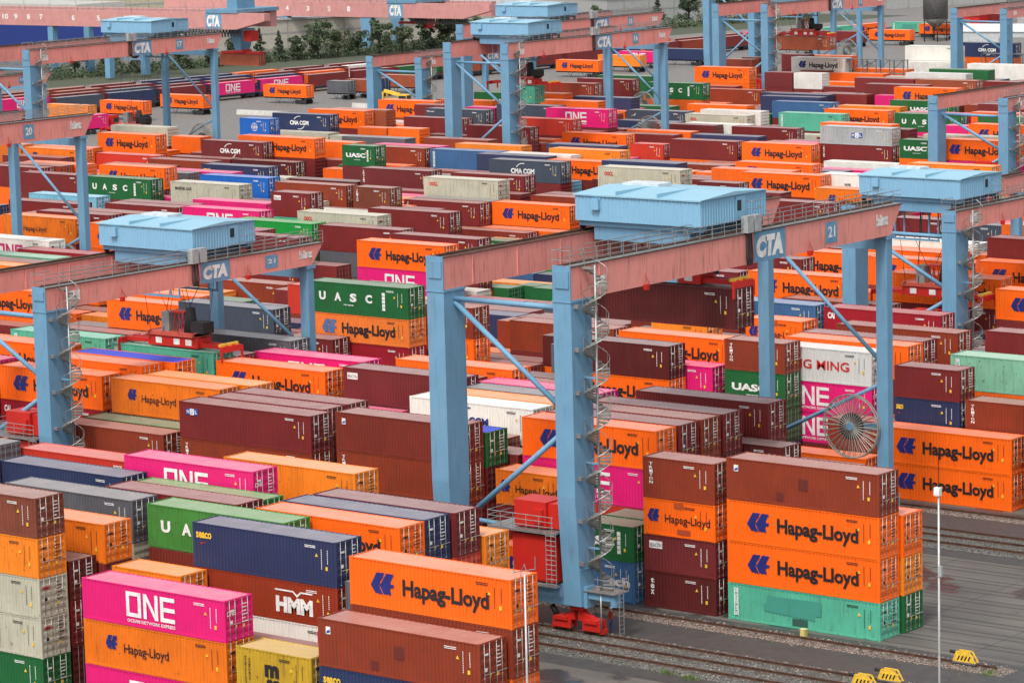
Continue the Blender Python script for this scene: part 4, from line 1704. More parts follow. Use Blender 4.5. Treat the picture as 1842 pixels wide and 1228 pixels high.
    for ti, (t, h) in enumerate(zip(tiers, hs_)):
        z -= h; st = STYLES[t//2]; k = '%d.%d' % (si, ti)
        if k in LABELS:
            n, lab = LABELS[k]
            container(st, L, h, (x, y, z+.004), lab, 'containers stacked in the storage blocks', 0, 2 if n > 900 else (1 if n > 250 else 0))
        else: bulk.append((st, L, h, x, y, z))
def build_bulk():
    vs = []; fs = []; cols = []; mats = []
    def add(pts, c, mi=0):
        n = len(vs); vs.extend(pts); fs.append(tuple(range(n, n+len(pts)))); cols.append(c); mats.append(mi)
    for st, L, h, x, y, z in bulk:
        c = PAINTS[SKIN.get(st, 'MR')][0]; k = random.uniform(.85, 1.1); c = tuple(q*k for q in c); X = LEN[L]/2; Y = CW/2
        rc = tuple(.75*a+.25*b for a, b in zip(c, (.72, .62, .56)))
        x0, x1, y0, y1, z0, z1 = x-X, x+X, y-Y, y+Y, z+.03, z+h-.03
        add([(x0, y0, z0), (x1, y0, z0), (x1, y0, z1), (x0, y0, z1)], c); add([(x1, y1, z0), (x0, y1, z0), (x0, y1, z1), (x1, y1, z1)], c)
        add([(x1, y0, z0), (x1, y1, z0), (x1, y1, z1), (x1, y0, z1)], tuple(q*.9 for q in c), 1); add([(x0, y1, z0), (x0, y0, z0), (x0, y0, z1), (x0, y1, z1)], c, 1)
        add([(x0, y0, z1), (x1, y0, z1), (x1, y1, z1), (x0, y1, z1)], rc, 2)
        if y < Y0+3.5*BP:
            for q in (-.75, -.32, .32, .75):      # door bars
                a = y+q; add([(x1+.02, a-.02, z0+.1), (x1+.02, a+.02, z0+.1), (x1+.02, a+.02, z1-.1), (x1+.02, a-.02, z1-.1)], (.4, .39, .37), 2)
    me = bpy.data.meshes.new('container_mass'); me.from_pydata(vs, [], fs)
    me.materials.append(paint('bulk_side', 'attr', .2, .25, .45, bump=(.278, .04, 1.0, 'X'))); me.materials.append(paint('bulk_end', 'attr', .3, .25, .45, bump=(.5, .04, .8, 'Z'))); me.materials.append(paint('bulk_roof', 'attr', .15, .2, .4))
    me.polygons.foreach_set('material_index', mats)
    ca = me.color_attributes.new('Col', 'FLOAT_COLOR', 'CORNER'); buf = []
    for q, c in zip(me.polygons, cols): buf += [c[0], c[1], c[2], 1.0]*q.loop_total
    ca.data.foreach_set('color', buf)
    o = inst('container_mass', me); tag(o, 'remaining containers packed between and beneath the visible ones', 'containers', None, 'stuff')
build_bulk()

# ---------------- gantry cranes ----------------
def crane(kind, b, xc, num, trolley, zb=None, spreader=None, desc='', full=True, reel=True):
    """xc: middle of the right-hand legs; y measured from the near rail"""
    out = kind == 'out'
    yr = (RAIL_OUT if out else RAIL_IN)+b*BP
    yf = (RAIL_B22_OUT if out else RAIL_B22_IN)+(b+1)*BP; g = yf-yr
    zb = zb or (22.95 if out else 17.45); gh = 2.2 if out else 1.75; zt = zb+gh; S = 10.9
    t = empty('gantry_crane', (xc, yr, 0)); tag(t, desc, 'gantry crane', 'gantry cranes over the container blocks')
    H = .75
    for k, x in enumerate((-S, 0)):     # near legs with head block
        m_ = MB(); y0, y1 = -1.2, 1.05; zk = zb*.42
        m_.hexa([(x-H+.02, y0+.5, 2.1), (x+H-.02, y0+.5, 2.1), (x+H-.02, y1-.35, 2.1), (x-H+.02, y1-.35, 2.1)], [(x-H, y0, zk), (x+H, y0, zk), (x+H, y1, zk), (x-H, y1, zk)])
        m_.hexa([(x-H, y0, zk), (x+H, y0, zk), (x+H, y1, zk), (x-H, y1, zk)], [(x-H, y0, zb), (x+H, y0, zb), (x+H, y1, zb), (x-H, y1, zb)])
        m_.box(x-H-.06, x+H+.06, y0-.06, y1+.06, zb-.16, zb-.05); m_.box(x-H-.04, x+H+.04, y0+.42, y1-.28, 4.6, 4.68)
        leg = m_.obj('leg', CBLUE, t)
        h_ = MB().box(x-H, x+H, y0-.03, y0+.05, zb-.05, zt+.1); h_.box(x-H+.25, x+H-.1, y0-.12, y0-.03, zb+.8, zt-.25); h_.obj('head_plate', CBLUE, leg)
    for x in (-S+.25, .15):             # far legs
        m_ = MB().box(x-.5, x+.5, g-.6, g+.15, 1.6, zb-.3); m_.box(x-.62, x+.62, g-.7, g+.3, zb-.3, zb-.02); m_.obj('leg', CBLUE, t)
    MB().box(-S+.76, -.36, g-.4, g+.1, zb-1.15, zb-.35).obj('cross_beam', CBLUE, t)
    for y, zz in ((0, 2.1), (g, 1.6)):
        MB().box(-S-1.0, 1.0, y-.45, y+.45, zz-.1, zz+1.35).obj('sill_beam', CBLUE, t)
    for k, x in enumerate((-S, 0)):     # girders
        gb = MB().hexa([(x-H+.04, -1.15, zb), (x+H-.04, -1.15, zb), (x+H-.04, g-.1, zb), (x-H+.04, g-.1, zb)], [(x-H+.04, -1.15, zt), (x+H-.04, -1.15, zt), (x+H-.04, g+1.4, zt), (x-H+.04, g+1.4, zt)])
        for q in range(2, int(g), 5 if k == 0 else 50): gb.box(x+H-.05, x+H+.03, q, q+.06, zb+.1, zt-.1)
        gd = gb.obj('girder', CPINK, t)
        MB().box(x-H-.05, x+H+.05, -1.15, g+1.45, zt, zt+.05).box(x-.12, x+.12, -.9, g+1.1, zt+.05, zt+.2).obj('trolley_rail', RUSTY, gd)
    # signs on the right girder, facing +X
    G = lambda o: (lambda u, v: (H-.04+o, u, v))
    sg = MB(); a, b2 = (20.5, 24.5) if out else (16.5, 20.0); n0 = 29.9 if out else 24.4; k0 = 36.9 if out else 28.7
    put_rect(sg, G(.03), a, b2, zb+.02, zt-.02); put_rect(sg, G(.03), n0, n0+1.55, zb+.35, zt-.3); sp = sg.obj('sign_plate', CBLUE2, t)
    tx = MB(); put_text(tx, G(.05), 'CTA', a+.25, b2-.3, zb+.3, v1=zt-.3, bold=.075, shear=.12); put_text(tx, G(.05), num, n0+.3, n0+1.25, zb+.75, v1=zt-.6, bold=.03); tx.obj('lettering', WHITE, sp)
    tx = MB(); put_text(tx, G(.03), 'künz', k0, k0+1.7, zb+gh*.38, v1=zb+gh*.80, bold=.06); tx.obj('lettering', WHITE, t)
    wp = MB(); put_rect(wp, G(.03), 1.4, 2.6, zb+.5, zb+1.3); wp.obj('sign_plate', WHITE, t)
    # tubes: near and far bracing
    br = MB(); zz = lambda f: f*zb/22.95
    br.tube((-S+H, 0, zb-.7), (-H, 0, zb-.75), .19, 10); br.obj('tie_tube', CBLUE, t)
    for y, xa, xb in ((0, -S+H, -H), (g-.2, -S+.75, -.35)):
        for p, q in (((xa, y, zz(22.0)), (xb, y, zz(15.1 if y == 0 else 13.3))), ((xa, y, zz(6.6)), (xb, y, zz(14.0 if y == 0 else 11.4)))):
            MB().tube(p, q, .19 if y == 0 else .16, 10).obj('brace', CBLUE, t)
    # walkway railing along the right girder
    rl = MB()
    for xr_ in (H-.02, -H+.05):
        for z in (.45, .78, 1.1): rl.tube((xr_, -1.2 if xr_ > 0 else 2, zt+z), (xr_, g+1.3, zt+z), .028, 4)
        y = -1.2 if xr_ > 0 else 2
        while y < g+1.4: rl.tube((xr_, y, zt), (xr_, y, zt+1.1), .035, 4); y += 1.5
    for z in (.45, 1.1): rl.tube((-H, -1.2, zt+z), (H, -1.2, zt+z), .028, 4); rl.tube((-H, -1.2, zt+z), (-H, 1.0, zt+z), .028, 4)
    for q in ((-H, -1.2), (-H, 1)): rl.tube((*q, zt), (*q, zt+1.1), .035, 4)
    rl.obj('railing', STEEL, t)
    MB().box(H-.6, H+.02, -1.2, g+1.3, zt+.06, zt+.1).obj('walkway', STEEL, t)
    el = MB(); e0 = (a-1.3)
    for q in (e0, e0+1.0): el.box(H-.2, H+.35, q, q+.75, zt+.1, zt+1.3)
    el.obj('switch_box', plain('cabinet_grey', (.36, .38, .38), .5), t)
    cb = MB()
    for q in range(5): cb.path([(H+.08+.05*(q % 2), e0+.2+.16*q, zt+.1), (H+.14, e0+.1+.2*q, zb+.5), (H+.1, e0+.3+.14*q, zb-.05), (H+.1, e0+.8, zb+.3)], .05, 5)
    cb.obj('cable_loop', RUBBER, t)
    lp = MB()
    for q in (7, n0-2.5): lp.box(H-.02, H+.25, q, q+.35, zb-.25, zb+.1); lp.tube((H+.1, q+.1, zb-.3), (H+.12, q+.15, zb+.9), .025, 4); lp.tube((H+.1, q+.7, zb-.1), (H+.1, q+.15, zb+.7), .025, 4)
    lp.obj('floodlight', CRED, t)
    # legs' lamps
    lm = MB(); z = 5.0
    while z < zb: lm.box(H, H+.35, -.95, -.65, z, z+.25); z += 2.9
    lm.obj('leg_lamp', STEEL, t)
    # spiral stair
    if full:
        cxs, cys, R_, z0, z1 = H+.95, .25, .88, 3.4, zt+.1
        st = MB().tube((cxs, cys, z0-.2), (cxs, cys, z1), .09, 8); st.obj('stair_pole', STEEL, t)
        tr = MB(); hr = MB(); n = int((z1-z0)/.205); dz = (z1-z0)/n; tw = 2*pi/14; pts = []; pt2 = []
        for i in range(n):
            a0 = i*tw; a1 = a0+tw*.86; z = z0+dz*i
            P0 = [(cxs+.09*cos(a0), cys+.09*sin(a0)), (cxs+R_*cos(a0), cys+R_*sin(a0)), (cxs+R_*cos(a1), cys+R_*sin(a1)), (cxs+.09*cos(a1), cys+.09*sin(a1))]
            tr.hexa([(*p, z-.09) for p in P0], [(*p, z+.045) for p in P0])
            pts.append((cxs+R_*cos(a1), cys+R_*sin(a1), z+1.05)); pt2.append((cxs+R_*cos(a1), cys+R_*sin(a1), z+.02))
            if i % 2 == 0: hr.tube((cxs+R_*cos(a1), cys+R_*sin(a1), z), pts[-1], .02, 4)
        hr.path(pts, .026, 4); hr.path(pt2, .03, 4)
        tr.obj('stair_tread', plain('tread_steel', (.24, .235, .21), .55, .3), t); hr.obj('stair_handrail', STEEL, t)
        bk = MB(); z = 6.0
        while z < zb: bk.box(H, cxs, .1, .22, z, z+.12); z += 5.8
        bk.box(H, H+2.5, -.3, .3, z0-.75, z0-.25); bk.hexa([(H+2.1, -.3, z0-1.1), (H+2.6, -.3, z0-1.1), (H+2.6, .3, z0-1.1), (H+2.1, .3, z0-1.1)], [(H+2.1, -.3, z0-.75), (H+2.6, -.3, z0-.75), (H+2.6, .3, z0-.75), (H+2.1, .3, z0-.75)]); bk.obj('stair_bracket', CBLUE, t)
        pf = MB().box(H, H+2.6, -.5, 1.1, z0-.25, z0-.18)
        for x in (H+1.2, H+2.6):
            for y in (-.5, 1.1): pf.tube((x, y, z0-.2), (x, y, z0+.9), .03, 4)
        for z in (.45, .9): pf.path([(H+.9, -.5, z0-.2+z), (H+2.6, -.5, z0-.2+z), (H+2.6, 1.1, z0-.2+z)], .025, 4)
        for y in (-.2, .3): pf.tube((H+2.75, y, .35), (H+2.75, y, z0+.8), .035, 4)
        z = .5
        while z < z0: pf.tube((H+2.75, -.2, z), (H+2.75, .3, z), .02, 4); z += .3
        pf.tube((H+1.3, -.3, .5), (H+1.3, -.3, z0-.3), .07, 6); pf.obj('platform', STEEL, t)
    # bogies
    for x in (-S, 0):
        for y in (0, g):
            bg_ = MB(); bg_.box(x-.5, x+.5, y-.4, y+.4, 1.75, 2.02)
            for sx in (-1, 1):
                bg_.hexa([(x+sx*.15-.1, y-.22, 1.0), (x+sx*1.7+.1, y-.22, 1.0), (x+sx*1.7+.1, y+.22, 1.0), (x+sx*.15-.1, y+.22, 1.0)], [(x-.3 if sx < 0 else x, y-.24, 1.75), (x if sx < 0 else x+.3, y-.24, 1.75), (x if sx < 0 else x+.3, y+.24, 1.75), (x-.3 if sx < 0 else x, y+.24, 1.75)])
                bg_.box(x+sx*1.25-.75, x+sx*1.25+.75, y-.38, y-.22, .42, 1.12); bg_.box(x+sx*1.25-.75, x+sx*1.25+.75, y+.22, y+.38, .42, 1.12); bg_.box(x+sx*1.25-.55, x+sx*1.25+.55, y-.5, y+.5, .95, 1.2)
                bg_.box(x+sx*2.0-.15, x+sx*2.0+.15, y-.3, y+.3, .3, .6)
            bo = bg_.obj('bogie', CRED, t)
            for sx in (-1, 1):
                for q in (.85, 1.65):
                    c = x+sx*q; MB().tube((c, y-.14, .46), (c, y+.14, .46), .33, 18).tube((c, y-.17, .46), (c, y+.17, .46), .1, 10).obj('wheel', RUSTY, bo)
            mo = MB().tube((x-1.9, y, 1.15), (x-2.35, y, 1.75), .2, 8); mo.obj('motor', BLACK, bo)
    # electrical house between the near legs
    eh = empty('electrical_house', (0, 0, 0), 0, t)
    MB().box(-4.75, -1.15, -1.1, 1.3, 3.6, 6.75).box(-3.9, -1.9, -1.16, -1.1, 3.7, 6.6).obj('cabinet', CRED, eh)
    MB().box(-4.7, -2.0, -.9, 1.2, 7.2, 9.0).box(-2.0, -1.1, -.6, 1.2, 7.2, 8.9).box(-2.9, -2.2, -1.1, -.9, 7.5, 8.5).obj('upper_cabinet', CRED, eh)
    pf = MB().box(-6.6, -.9, -1.5, 1.4, 6.95, 7.1).box(-5.0, -.8, -1.5, -1.1, 3.35, 3.5)
    for z in (7.45, 7.8, 8.15): pf.path([(-6.6, 1.3, z), (-6.6, -1.45, z), (-1.0, -1.45, z)], .028, 4)
    for x in (-6.6, -5.5, -4.4, -3.3, -2.2, -1.1): pf.tube((x, -1.45, 7.1), (x, -1.45, 8.15), .03, 4)
    for z in [3.6+.33*i for i in range(11)]: pf.tube((-1.6, -1.5, z), (-.75, -1.5, z), .028, 4)
    for x in (-1.6, -1.15, -.75): pf.tube((x, -1.5, 3.4), (x, -1.5, 7.2), .03, 4)
    pf.obj('platform', STEEL, eh)
    MB().tube((-S+H, -.1, 7.02), (-H, -.1, 6.75), .17, 8).obj('tie_tube', CBLUE, t)
    # cable reel at the far right leg
    if reel:
        rc = (-2.4, g-1.0, 8.1*zb/22.95); rb = MB(); k = 36; R_ = 2.45
        for dy in (-.14, .14):
            P_ = [(rc[0]+R_*cos(2*pi*i/k), rc[1]+dy, rc[2]+R_*sin(2*pi*i/k)) for i in range(k+1)]; rb.path(P_, .055, 5)
            for i in range(30): a_ = 2*pi*i/30; rb.tube((rc[0]+.25*cos(a_), rc[1]+dy, rc[2]+.25*sin(a_)), (rc[0]+R_*cos(a_), rc[1]+dy, rc[2]+R_*sin(a_)), .04, 4)
        ro = rb.obj('cable_reel', plain('reel_steel', (.34, .32, .28), .55, .3), t)
        MB().tube((rc[0], rc[1]-.3, rc[2]), (rc[0], rc[1]+.9, rc[2]), .3, 12).box(rc[0]-.2, -.3, rc[1]+.5, rc[1]+.8, rc[2]-.25, rc[2]+.25).obj('reel_hub', CBLUE, ro)
        MB().tube((rc[0], rc[1]-.12, rc[2]), (rc[0], rc[1]+.12, rc[2]), 1.05, 20, caps=True).obj('cable_coil', RUBBER, ro)
    # trolley with its house
    if trolley is not None:
        ty = trolley; D_ = 8.2 if out else 7.6; tr = empty('trolley', (0, 0, 0), 0, t)
        hx0, hx1, z0, z1 = -S-.05, .05, zt+.9, zt+2.8
        wl = MB()
        corr(wl, hx0, hx1, z0, z1, .05, lambda x, d, z: (x, ty-d, z), .33)
        corr(wl, ty, ty+D_, z0, z1, .05, lambda y, d, z: (hx1+d-.05, y, z), .33)
        wl.face([(hx1, ty+D_, z0), (hx0, ty+D_, z0), (hx0, ty+D_, z1), (hx1, ty+D_, z1)]); wl.face([(hx0, ty+D_, z0), (hx0, ty, z0), (hx0, ty, z1), (hx0, ty+D_, z1)]); wl.face([(hx0, ty, z0), (hx0, ty+D_, z0), (hx1, ty+D_, z0), (hx1, ty, z0)])
        hs = wl.obj('house_wall', HBLUE, tr)
        rf = MB(); hy = ty+D_/2
        rf.face([(hx0-.12, ty-.15, z1), (hx1+.12, ty-.15, z1), (hx1+.12, hy, z1+.28), (hx0-.12, hy, z1+.28)]); rf.face([(hx0-.12, hy, z1+.28), (hx1+.12, hy, z1+.28), (hx1+.12, ty+D_+.15, z1), (hx0-.12, ty+D_+.15, z1)])
        rf.face([(hx1+.12, ty-.15, z1), (hx1+.12, ty+D_+.15, z1), (hx1+.12, hy, z1+.28)]); rf.box(hx0-.12, hx1+.12, ty-.15, ty-.1, z1-.1, z1)
        for q in (.33, .66): rf.box(hx0+(hx1-hx0)*q-.03, hx0+(hx1-hx0)*q+.03, ty, hy, z1+.05, z1+.3)
        rf.obj('house_roof', paint('house_roof', (.24, .44, .55), .12, .02, .4), tr)
        MB().box(hx0+1.0, hx0+4.2, hy+.3, hy+2.0, z1+.2, z1+.42).obj('roof_hatch', plain('hatch_grey', (.55, .6, .62), .5), tr)
        MB().box(hx0+1.6, hx0+2.3, ty-.35, ty-.04, z1-1.05, z1-.3).obj('vent_box', HBLUE, tr)
        dr = MB().box(hx1, hx1+.06, ty+4.3, ty+5.5, z0+.05, z1-.15); dr.obj('house_door', HBLUE, tr)
        MB().box(hx1+.055, hx1+.08, ty+4.45, ty+4.95, z0+.75, z1-.4).obj('door_window', GLASS, tr)
        lg = MB()
        for z in (.25, .8, 1.35):
            lg.path([(hx1+.1, ty+5.6, z0+z), (hx1+.7, ty+5.6, z0+z), (hx1+.7, ty+7.0, z0+z), (hx1+.1, ty+7.0, z0+z)], .025, 4)
        lg.obj('ladder_cage', STEEL, tr)
        fr = MB().box(hx0+1.3, hx1-1.3, ty+.5, ty+D_-.5, zt-.5, zt+.85).box(hx0+.1, hx1-.1, ty+.3, ty+.9, zt+.5, zt+.9).box(hx0+.1, hx1-.1, ty+D_-.9, ty+D_-.3, zt+.5, zt+.9)
        fr.obj('trolley_frame', CBLUE, tr)
        wh = MB()
        for x in (-S, 0):
            for y in (ty+.8, ty+D_-.8): wh.tube((x-.12, y, zt+.45), (x+.12, y, zt+.45), .25, 12)
        wh.obj('trolley_wheel', DARK, tr)
        cg = MB()
        for x in (-7.9, -6.9, -4.2, -3.2):
            for y in (ty+1.5, ty+D_-1.5): cg.box(x-.06, x+.06, y-.06, y+.06, zt-3.2, zt-.5)
        for y in (ty+1.5, ty+D_-1.5): cg.box(-8, -3.1, y-.08, y+.08, zt-3.35, zt-3.15)
        cg.obj('rope_frame', CBLUE, tr)
        if spreader:
            zs, ys = spreader; sx = -S/2; sp = empty('spreader', (sx, ys, zs), 0, t)
            fm = MB().box(-5.9, 5.9, -.55, -.3, .2, .55).box(-5.9, 5.9, .3, .55, .2, .55).box(-2.9, 2.9, -.85, .85, .1, .95)
            for s_ in (-1, 1): fm.box(s_*5.95-.15, s_*5.95+.15, -1.2, 1.2, .02, .5)
            fm.obj('spreader_frame', CRED, sp)
            MB().box(5.55, 5.8, -1.1, 1.1, .5, .72).obj('end_beam', YELLOW, sp)
            hb = MB().box(-2.7, 2.7, -1.0, 1.0, 1.0, 1.35).box(-2.7, -2.5, -1.3, 1.3, 1.1, 1.4).box(2.5, 2.7, -1.3, 1.3, 1.1, 1.4); hb.obj('head_block', paint('head_red', (.5, .09, .06), .3, .3), sp)
            gr = MB()
            for s_ in (-1, 1):
                for y in (-1.25, 1.25): gr.box(s_*6.05-.08, s_*6.05+.08, y-.08, y+.08, -.7, .4)
            gr.obj('guide_flap', CRED, sp)
            eq = MB().box(-1.4, -.5, -.7, .5, 1.35, 3.0); eq.obj('control_cabinet', plain('cabinet_dark', (.22, .23, .22), .5), sp)
            eq = MB().tube((1.4, 0, 1.35), (1.4, 0, 3.4), .65, 12, .4); eq.box(1.9, 3.4, -.6, .7, 1.35, 2.3); eq.obj('cable_basket', RUBBER, sp)
            eq = MB()
            for x in (-.3, .2, .7): eq.tube((x, -.5, 1.35), (x+.25, -.3, 3.0), .05, 5); eq.tube((x+.4, .5, 1.35), (x+.1, .3, 3.0), .05, 5)
            eq.box(-.4, 1.1, -.5, .5, 2.95, 3.1); eq.obj('sheave_frame', CRED, sp)
            pl = MB()
            for x in (-2.0, .1, 1.5): pl.box(x, x+.7, -.87, -.85, .3, .8)
            pl.obj('name_plate', WHITE, sp)
            rp = MB()
            for (xa, ya, xb, yb) in ((-2.4, -1, -2.2, -2.4), (-2.4, 1, -2.2, 2.4), (2.4, -1, 2.2, -2.4), (2.4, 1, 2.2, 2.4), (-1, -1, -2.4, 2.2), (1, 1, 2.4, -2.2), (-1, 1, 1.8, 2.2), (1, -1, -1.8, -2.2)):
                rp.tube((xa, ya, 1.2), (xb, yb+(ty+D_/2-ys), zt-zs-.5), .03, 4)
            rp.obj('hoist_rope', DARK, sp)
    return t
crane('out', 0, -129.72, '21', 14.9, spreader=(21.35, 19.3), desc='largest foreground gantry crane with pink girder numbered 21, legs on the bare rail')
hc = container('MRd', 4, 2.896, (-129.72-5.45, RAIL_OUT+19.3, 21.35-2.9), 'dark maroon container hanging from the spreader of the largest foreground crane', None)
crane('in', 0, -186.75, '21', 16.4, spreader=(11.299, 20.023), desc='lower gantry crane numbered 21 at left with spreader on a mint container')
crane('out', 1, -258.5, '20', 10.0, zb=22.4, spreader=(13.2, 13.6), desc='gantry crane numbered 20 cut off by the left edge of the photo')
crane('in', 2, -152.7, '19', .8, zb=16.75, spreader=(9.5, 5.0), desc='gantry crane with light blue trolley house cut off by the right edge')
crane('in', 5, -217.3, '16', None, zb=15.95, desc='distant gantry crane at the right edge with a bare rusty-streaked girder and no visible house')
crane('out', 5, -297.1, '16', 4.6, zb=21.7, spreader=(17.0, 10.2), desc='centre background gantry crane numbered 16 with trolley near its left end')
container('CSm', 2, 2.591, (-297.1-5.45, RAIL_OUT+5*BP+10.2, 14.35), 'short mint container hanging from the centre background crane numbered 16')
crane('out', 6, -328.1, '15', 8.5, zb=21.5, desc='gantry crane numbered 15 standing just behind the crane numbered 16')
crane('in', 6, -353.6, '15', None, zb=15.8, desc='low gantry crane with cable reel, left of the centre background cranes')
crane('out', 4, -355.0, '17', 25.3, zb=22.3, spreader=(10.0, 26.0), desc='upper left gantry crane numbered 17 with blue house above its girder')
crane('in', 4, -391.9, '17', None, zb=16.0, full=False, desc='low gantry crane end numbered 17 at the upper left edge')
crane('out', 8, -333.8, '13', 15.0, zb=20.5, spreader=(15.6, 21), desc='upper right gantry crane numbered 13 lifting a brick-red container')
container('BRs', 4, 2.6, (-333.8-5.45, RAIL_OUT+8*BP+21, 13.0), 'brick-red container hanging under the upper right crane numbered 13') if 0 else container('BRt', 4, 2.591, (-339.25, RAIL_OUT+8*BP+21, 12.98), 'brick-red container hanging from the upper right crane numbered 13')
crane('out', 9, -364.52, '12', None, zb=24.0, desc='far gantry crane behind the crane numbered 13, only its legs in view')
crane('in', 9, -310.97, '12', None, zb=17.8, desc='far gantry crane at the top right edge with pink girder above a shed', full=False)

# ---------------- ground, track beds, rails ----------------
def ground_mat():
    m, nt, bs = newmat('wet_concrete'); v = coords(nt, rnd=False)
    v2 = coords(nt, (.25, 1, 1), rnd=False)
    c = mixc(nt, (.125, .112, .095), (.075, .07, .064), ramp(nt, noise(nt, v, .06, 5), [(.35, 0), (.65, 1)]))
    c = mixc(nt, c, (.17, .155, .13), ramp(nt, noise(nt, v2, .35, 6), [(.5, 0), (.75, .6)]))
    wet = ramp(nt, noise(nt, v, .16, 4, .5), [(.56, 0), (.60, 1)])
    c = mixc(nt, c, (.045, .043, .042), wet)
    br = nt.nodes.new('ShaderNodeTexBrick'); br.offset = 0; br.inputs['Scale'].default_value = 1; br.inputs['Brick Width'].default_value = 7.5; br.inputs['Row Height'].default_value = 7.5; br.inputs['Mortar Size'].default_value = .035
    br.inputs['Color1'].default_value = (0, 0, 0, 1); br.inputs['Color2'].default_value = (0, 0, 0, 1); br.inputs['Mortar'].default_value = (1, 1, 1, 1); nt.links.new(v, br.inputs['Vector'])
    c = mixc(nt, c, (.03, .028, .026), br.outputs['Color'])
    nt.links.new(c, bs.inputs['Base Color'])
    mr = nt.nodes.new('ShaderNodeMapRange'); mr.inputs[3].default_value = .7; mr.inputs[4].default_value = .16; nt.links.new(wet, mr.inputs[0]); nt.links.new(mr.outputs[0], bs.inputs['Roughness'])
    b = nt.nodes.new('ShaderNodeBump'); b.inputs['Distance'].default_value = .02; nt.links.new(noise(nt, v, 9, 6), b.inputs['Height']); b.inputs['Strength'].default_value = .4; nt.links.new(b.outputs[0], bs.inputs['Normal'])
    return m
def gravel_mat(name, c1, c2, s=9):
    m, nt, bs = newmat(name); v = coords(nt, rnd=False)
    vo = nt.nodes.new('ShaderNodeTexVoronoi'); vo.inputs['Scale'].default_value = s; nt.links.new(v, vo.inputs['Vector'])
    c = mixc(nt, c1, c2, vo.outputs['Color']); c = mixc(nt, c, (.03, .025, .02), ramp(nt, vo.outputs['Distance'], [(.35, 0), (.75, 1)]))
    c = mixc(nt, c, tuple(q*.5 for q in c2), ramp(nt, noise(nt, v, .5, 4), [(.5, 0), (.7, .8)]))
    nt.links.new(c, bs.inputs['Base Color']); bs.inputs['Roughness'].default_value = .85
    b = nt.nodes.new('ShaderNodeBump'); b.inputs['Distance'].default_value = .12; b.invert = True; nt.links.new(vo.outputs['Distance'], b.inputs['Height']); nt.links.new(b.outputs[0], bs.inputs['Normal'])
    return m
gp = MB().obj if 0 else None
g_ = MB(); g_.face([(-2500, -200, 0), (600, -200, 0), (600, 2600, 0), (-2500, 2600, 0)]); tag(g_.obj('ground', ground_mat()), kind='structure')
asph = plain('dark_asphalt', (.062, .060, .058), .6, var=.15)
grav_p = gravel_mat('ballast_pink', (.36, .27, .22), (.22, .17, .14)); grav_g = gravel_mat('ballast_grey', (.24, .24, .22), (.12, .12, .11))
XE = -101.3
for b in range(-1, 9):
    y1 = RAIL_IN+b*BP; y2 = RAIL_OUT+b*BP; y3 = RAIL_B22_OUT+b*BP; y4 = RAIL_B22_IN+b*BP
    lo = -372 if b >= 0 else -300
    as_ = MB(); as_.face([(lo, y4-3.2, .004), (-60, y4-3.2, .004), (-60, y1+2.0, .004), (lo, y1+2.0, .004)]); tag(as_.obj('service_road', asph), kind='structure')
    tb = MB(); tb.hexa([(lo, y1-1.1, .006), (XE+1, y1-1.1, .006), (XE+1, y1+.9, .006), (lo, y1+.9, .006)], [(lo, y1-.8, .12), (XE+.6, y1-.8, .12), (XE+.6, y1+.6, .12), (lo, y1+.6, .12)]); tag(tb.obj('track_bed', grav_p), kind='structure')
    tb = MB(); tb.hexa([(lo, y4-1.2, .006), (XE-1.5, y4-1.2, .006), (XE-1.5, y2+1.0, .006), (lo, y2+1.0, .006)], [(lo, y4-.8, .12), (XE-2, y4-.8, .12), (XE-2, y2+.7, .12), (lo, y2+.7, .12)]); tag(tb.obj('track_bed', grav_g), kind='structure')
    for y, xe in ((y1, XE), (y2, XE-2.2), (y3, XE-2.6), (y4, XE-3)):
        rl = MB().box(lo, xe, y-.075, y+.075, .12, .15).box(lo, xe, y-.02, y+.02, .15, .24).box(lo, xe, y-.04, y+.04, .24, .29); tag(rl.obj('crane_rail', RUSTY), kind='structure')
        if b <= 1:
            sl_ = MB(); x = xe-.2
            while x > -150: sl_.box(x-.13, x+.13, y-.55, y+.4, .07, .135); x -= .75
            tag(sl_.obj('sleepers', plain('sleeper_wood', (.13, .095, .07), .85, var=.3)), kind='structure')
# loose stones on the ballast in front
st = MB(); R_ = random.Random(5)
for i in range(9000):
    x = R_.uniform(-150, XE); band = R_.choice((0, 1, 1)); y = R_.gauss(RAIL_IN, .6) if band == 0 else R_.uniform(RAIL_B22_IN-1.2, RAIL_OUT+1.1); s = R_.uniform(.04, .10)
    if any(abs(y-q) < .1 for q in (RAIL_IN, RAIL_OUT, RAIL_B22_OUT, RAIL_B22_IN)): continue
    a = R_.uniform(0, 6.28); z = .10 if abs(y-RAIL_IN) < .9 or (RAIL_B22_IN-1 < y < RAIL_OUT+.9) else .02
    P_ = [(x+s*cos(a+k*2.09)*R_.uniform(.7, 1.2), y+s*sin(a+k*2.09)*R_.uniform(.7, 1.2)) for k in range(3)]; ap = (x, y, z+s*R_.uniform(.6, 1.1))
    for k in range(3): st.face([(*P_[k], z), (*P_[(k+1) % 3], z), ap])
tag(st.obj('ballast_stones', gravel_mat('stone', (.42, .36, .31), (.22, .19, .17), 3)), 'loose ballast stones beside the rails', 'gravel', None, 'stuff')
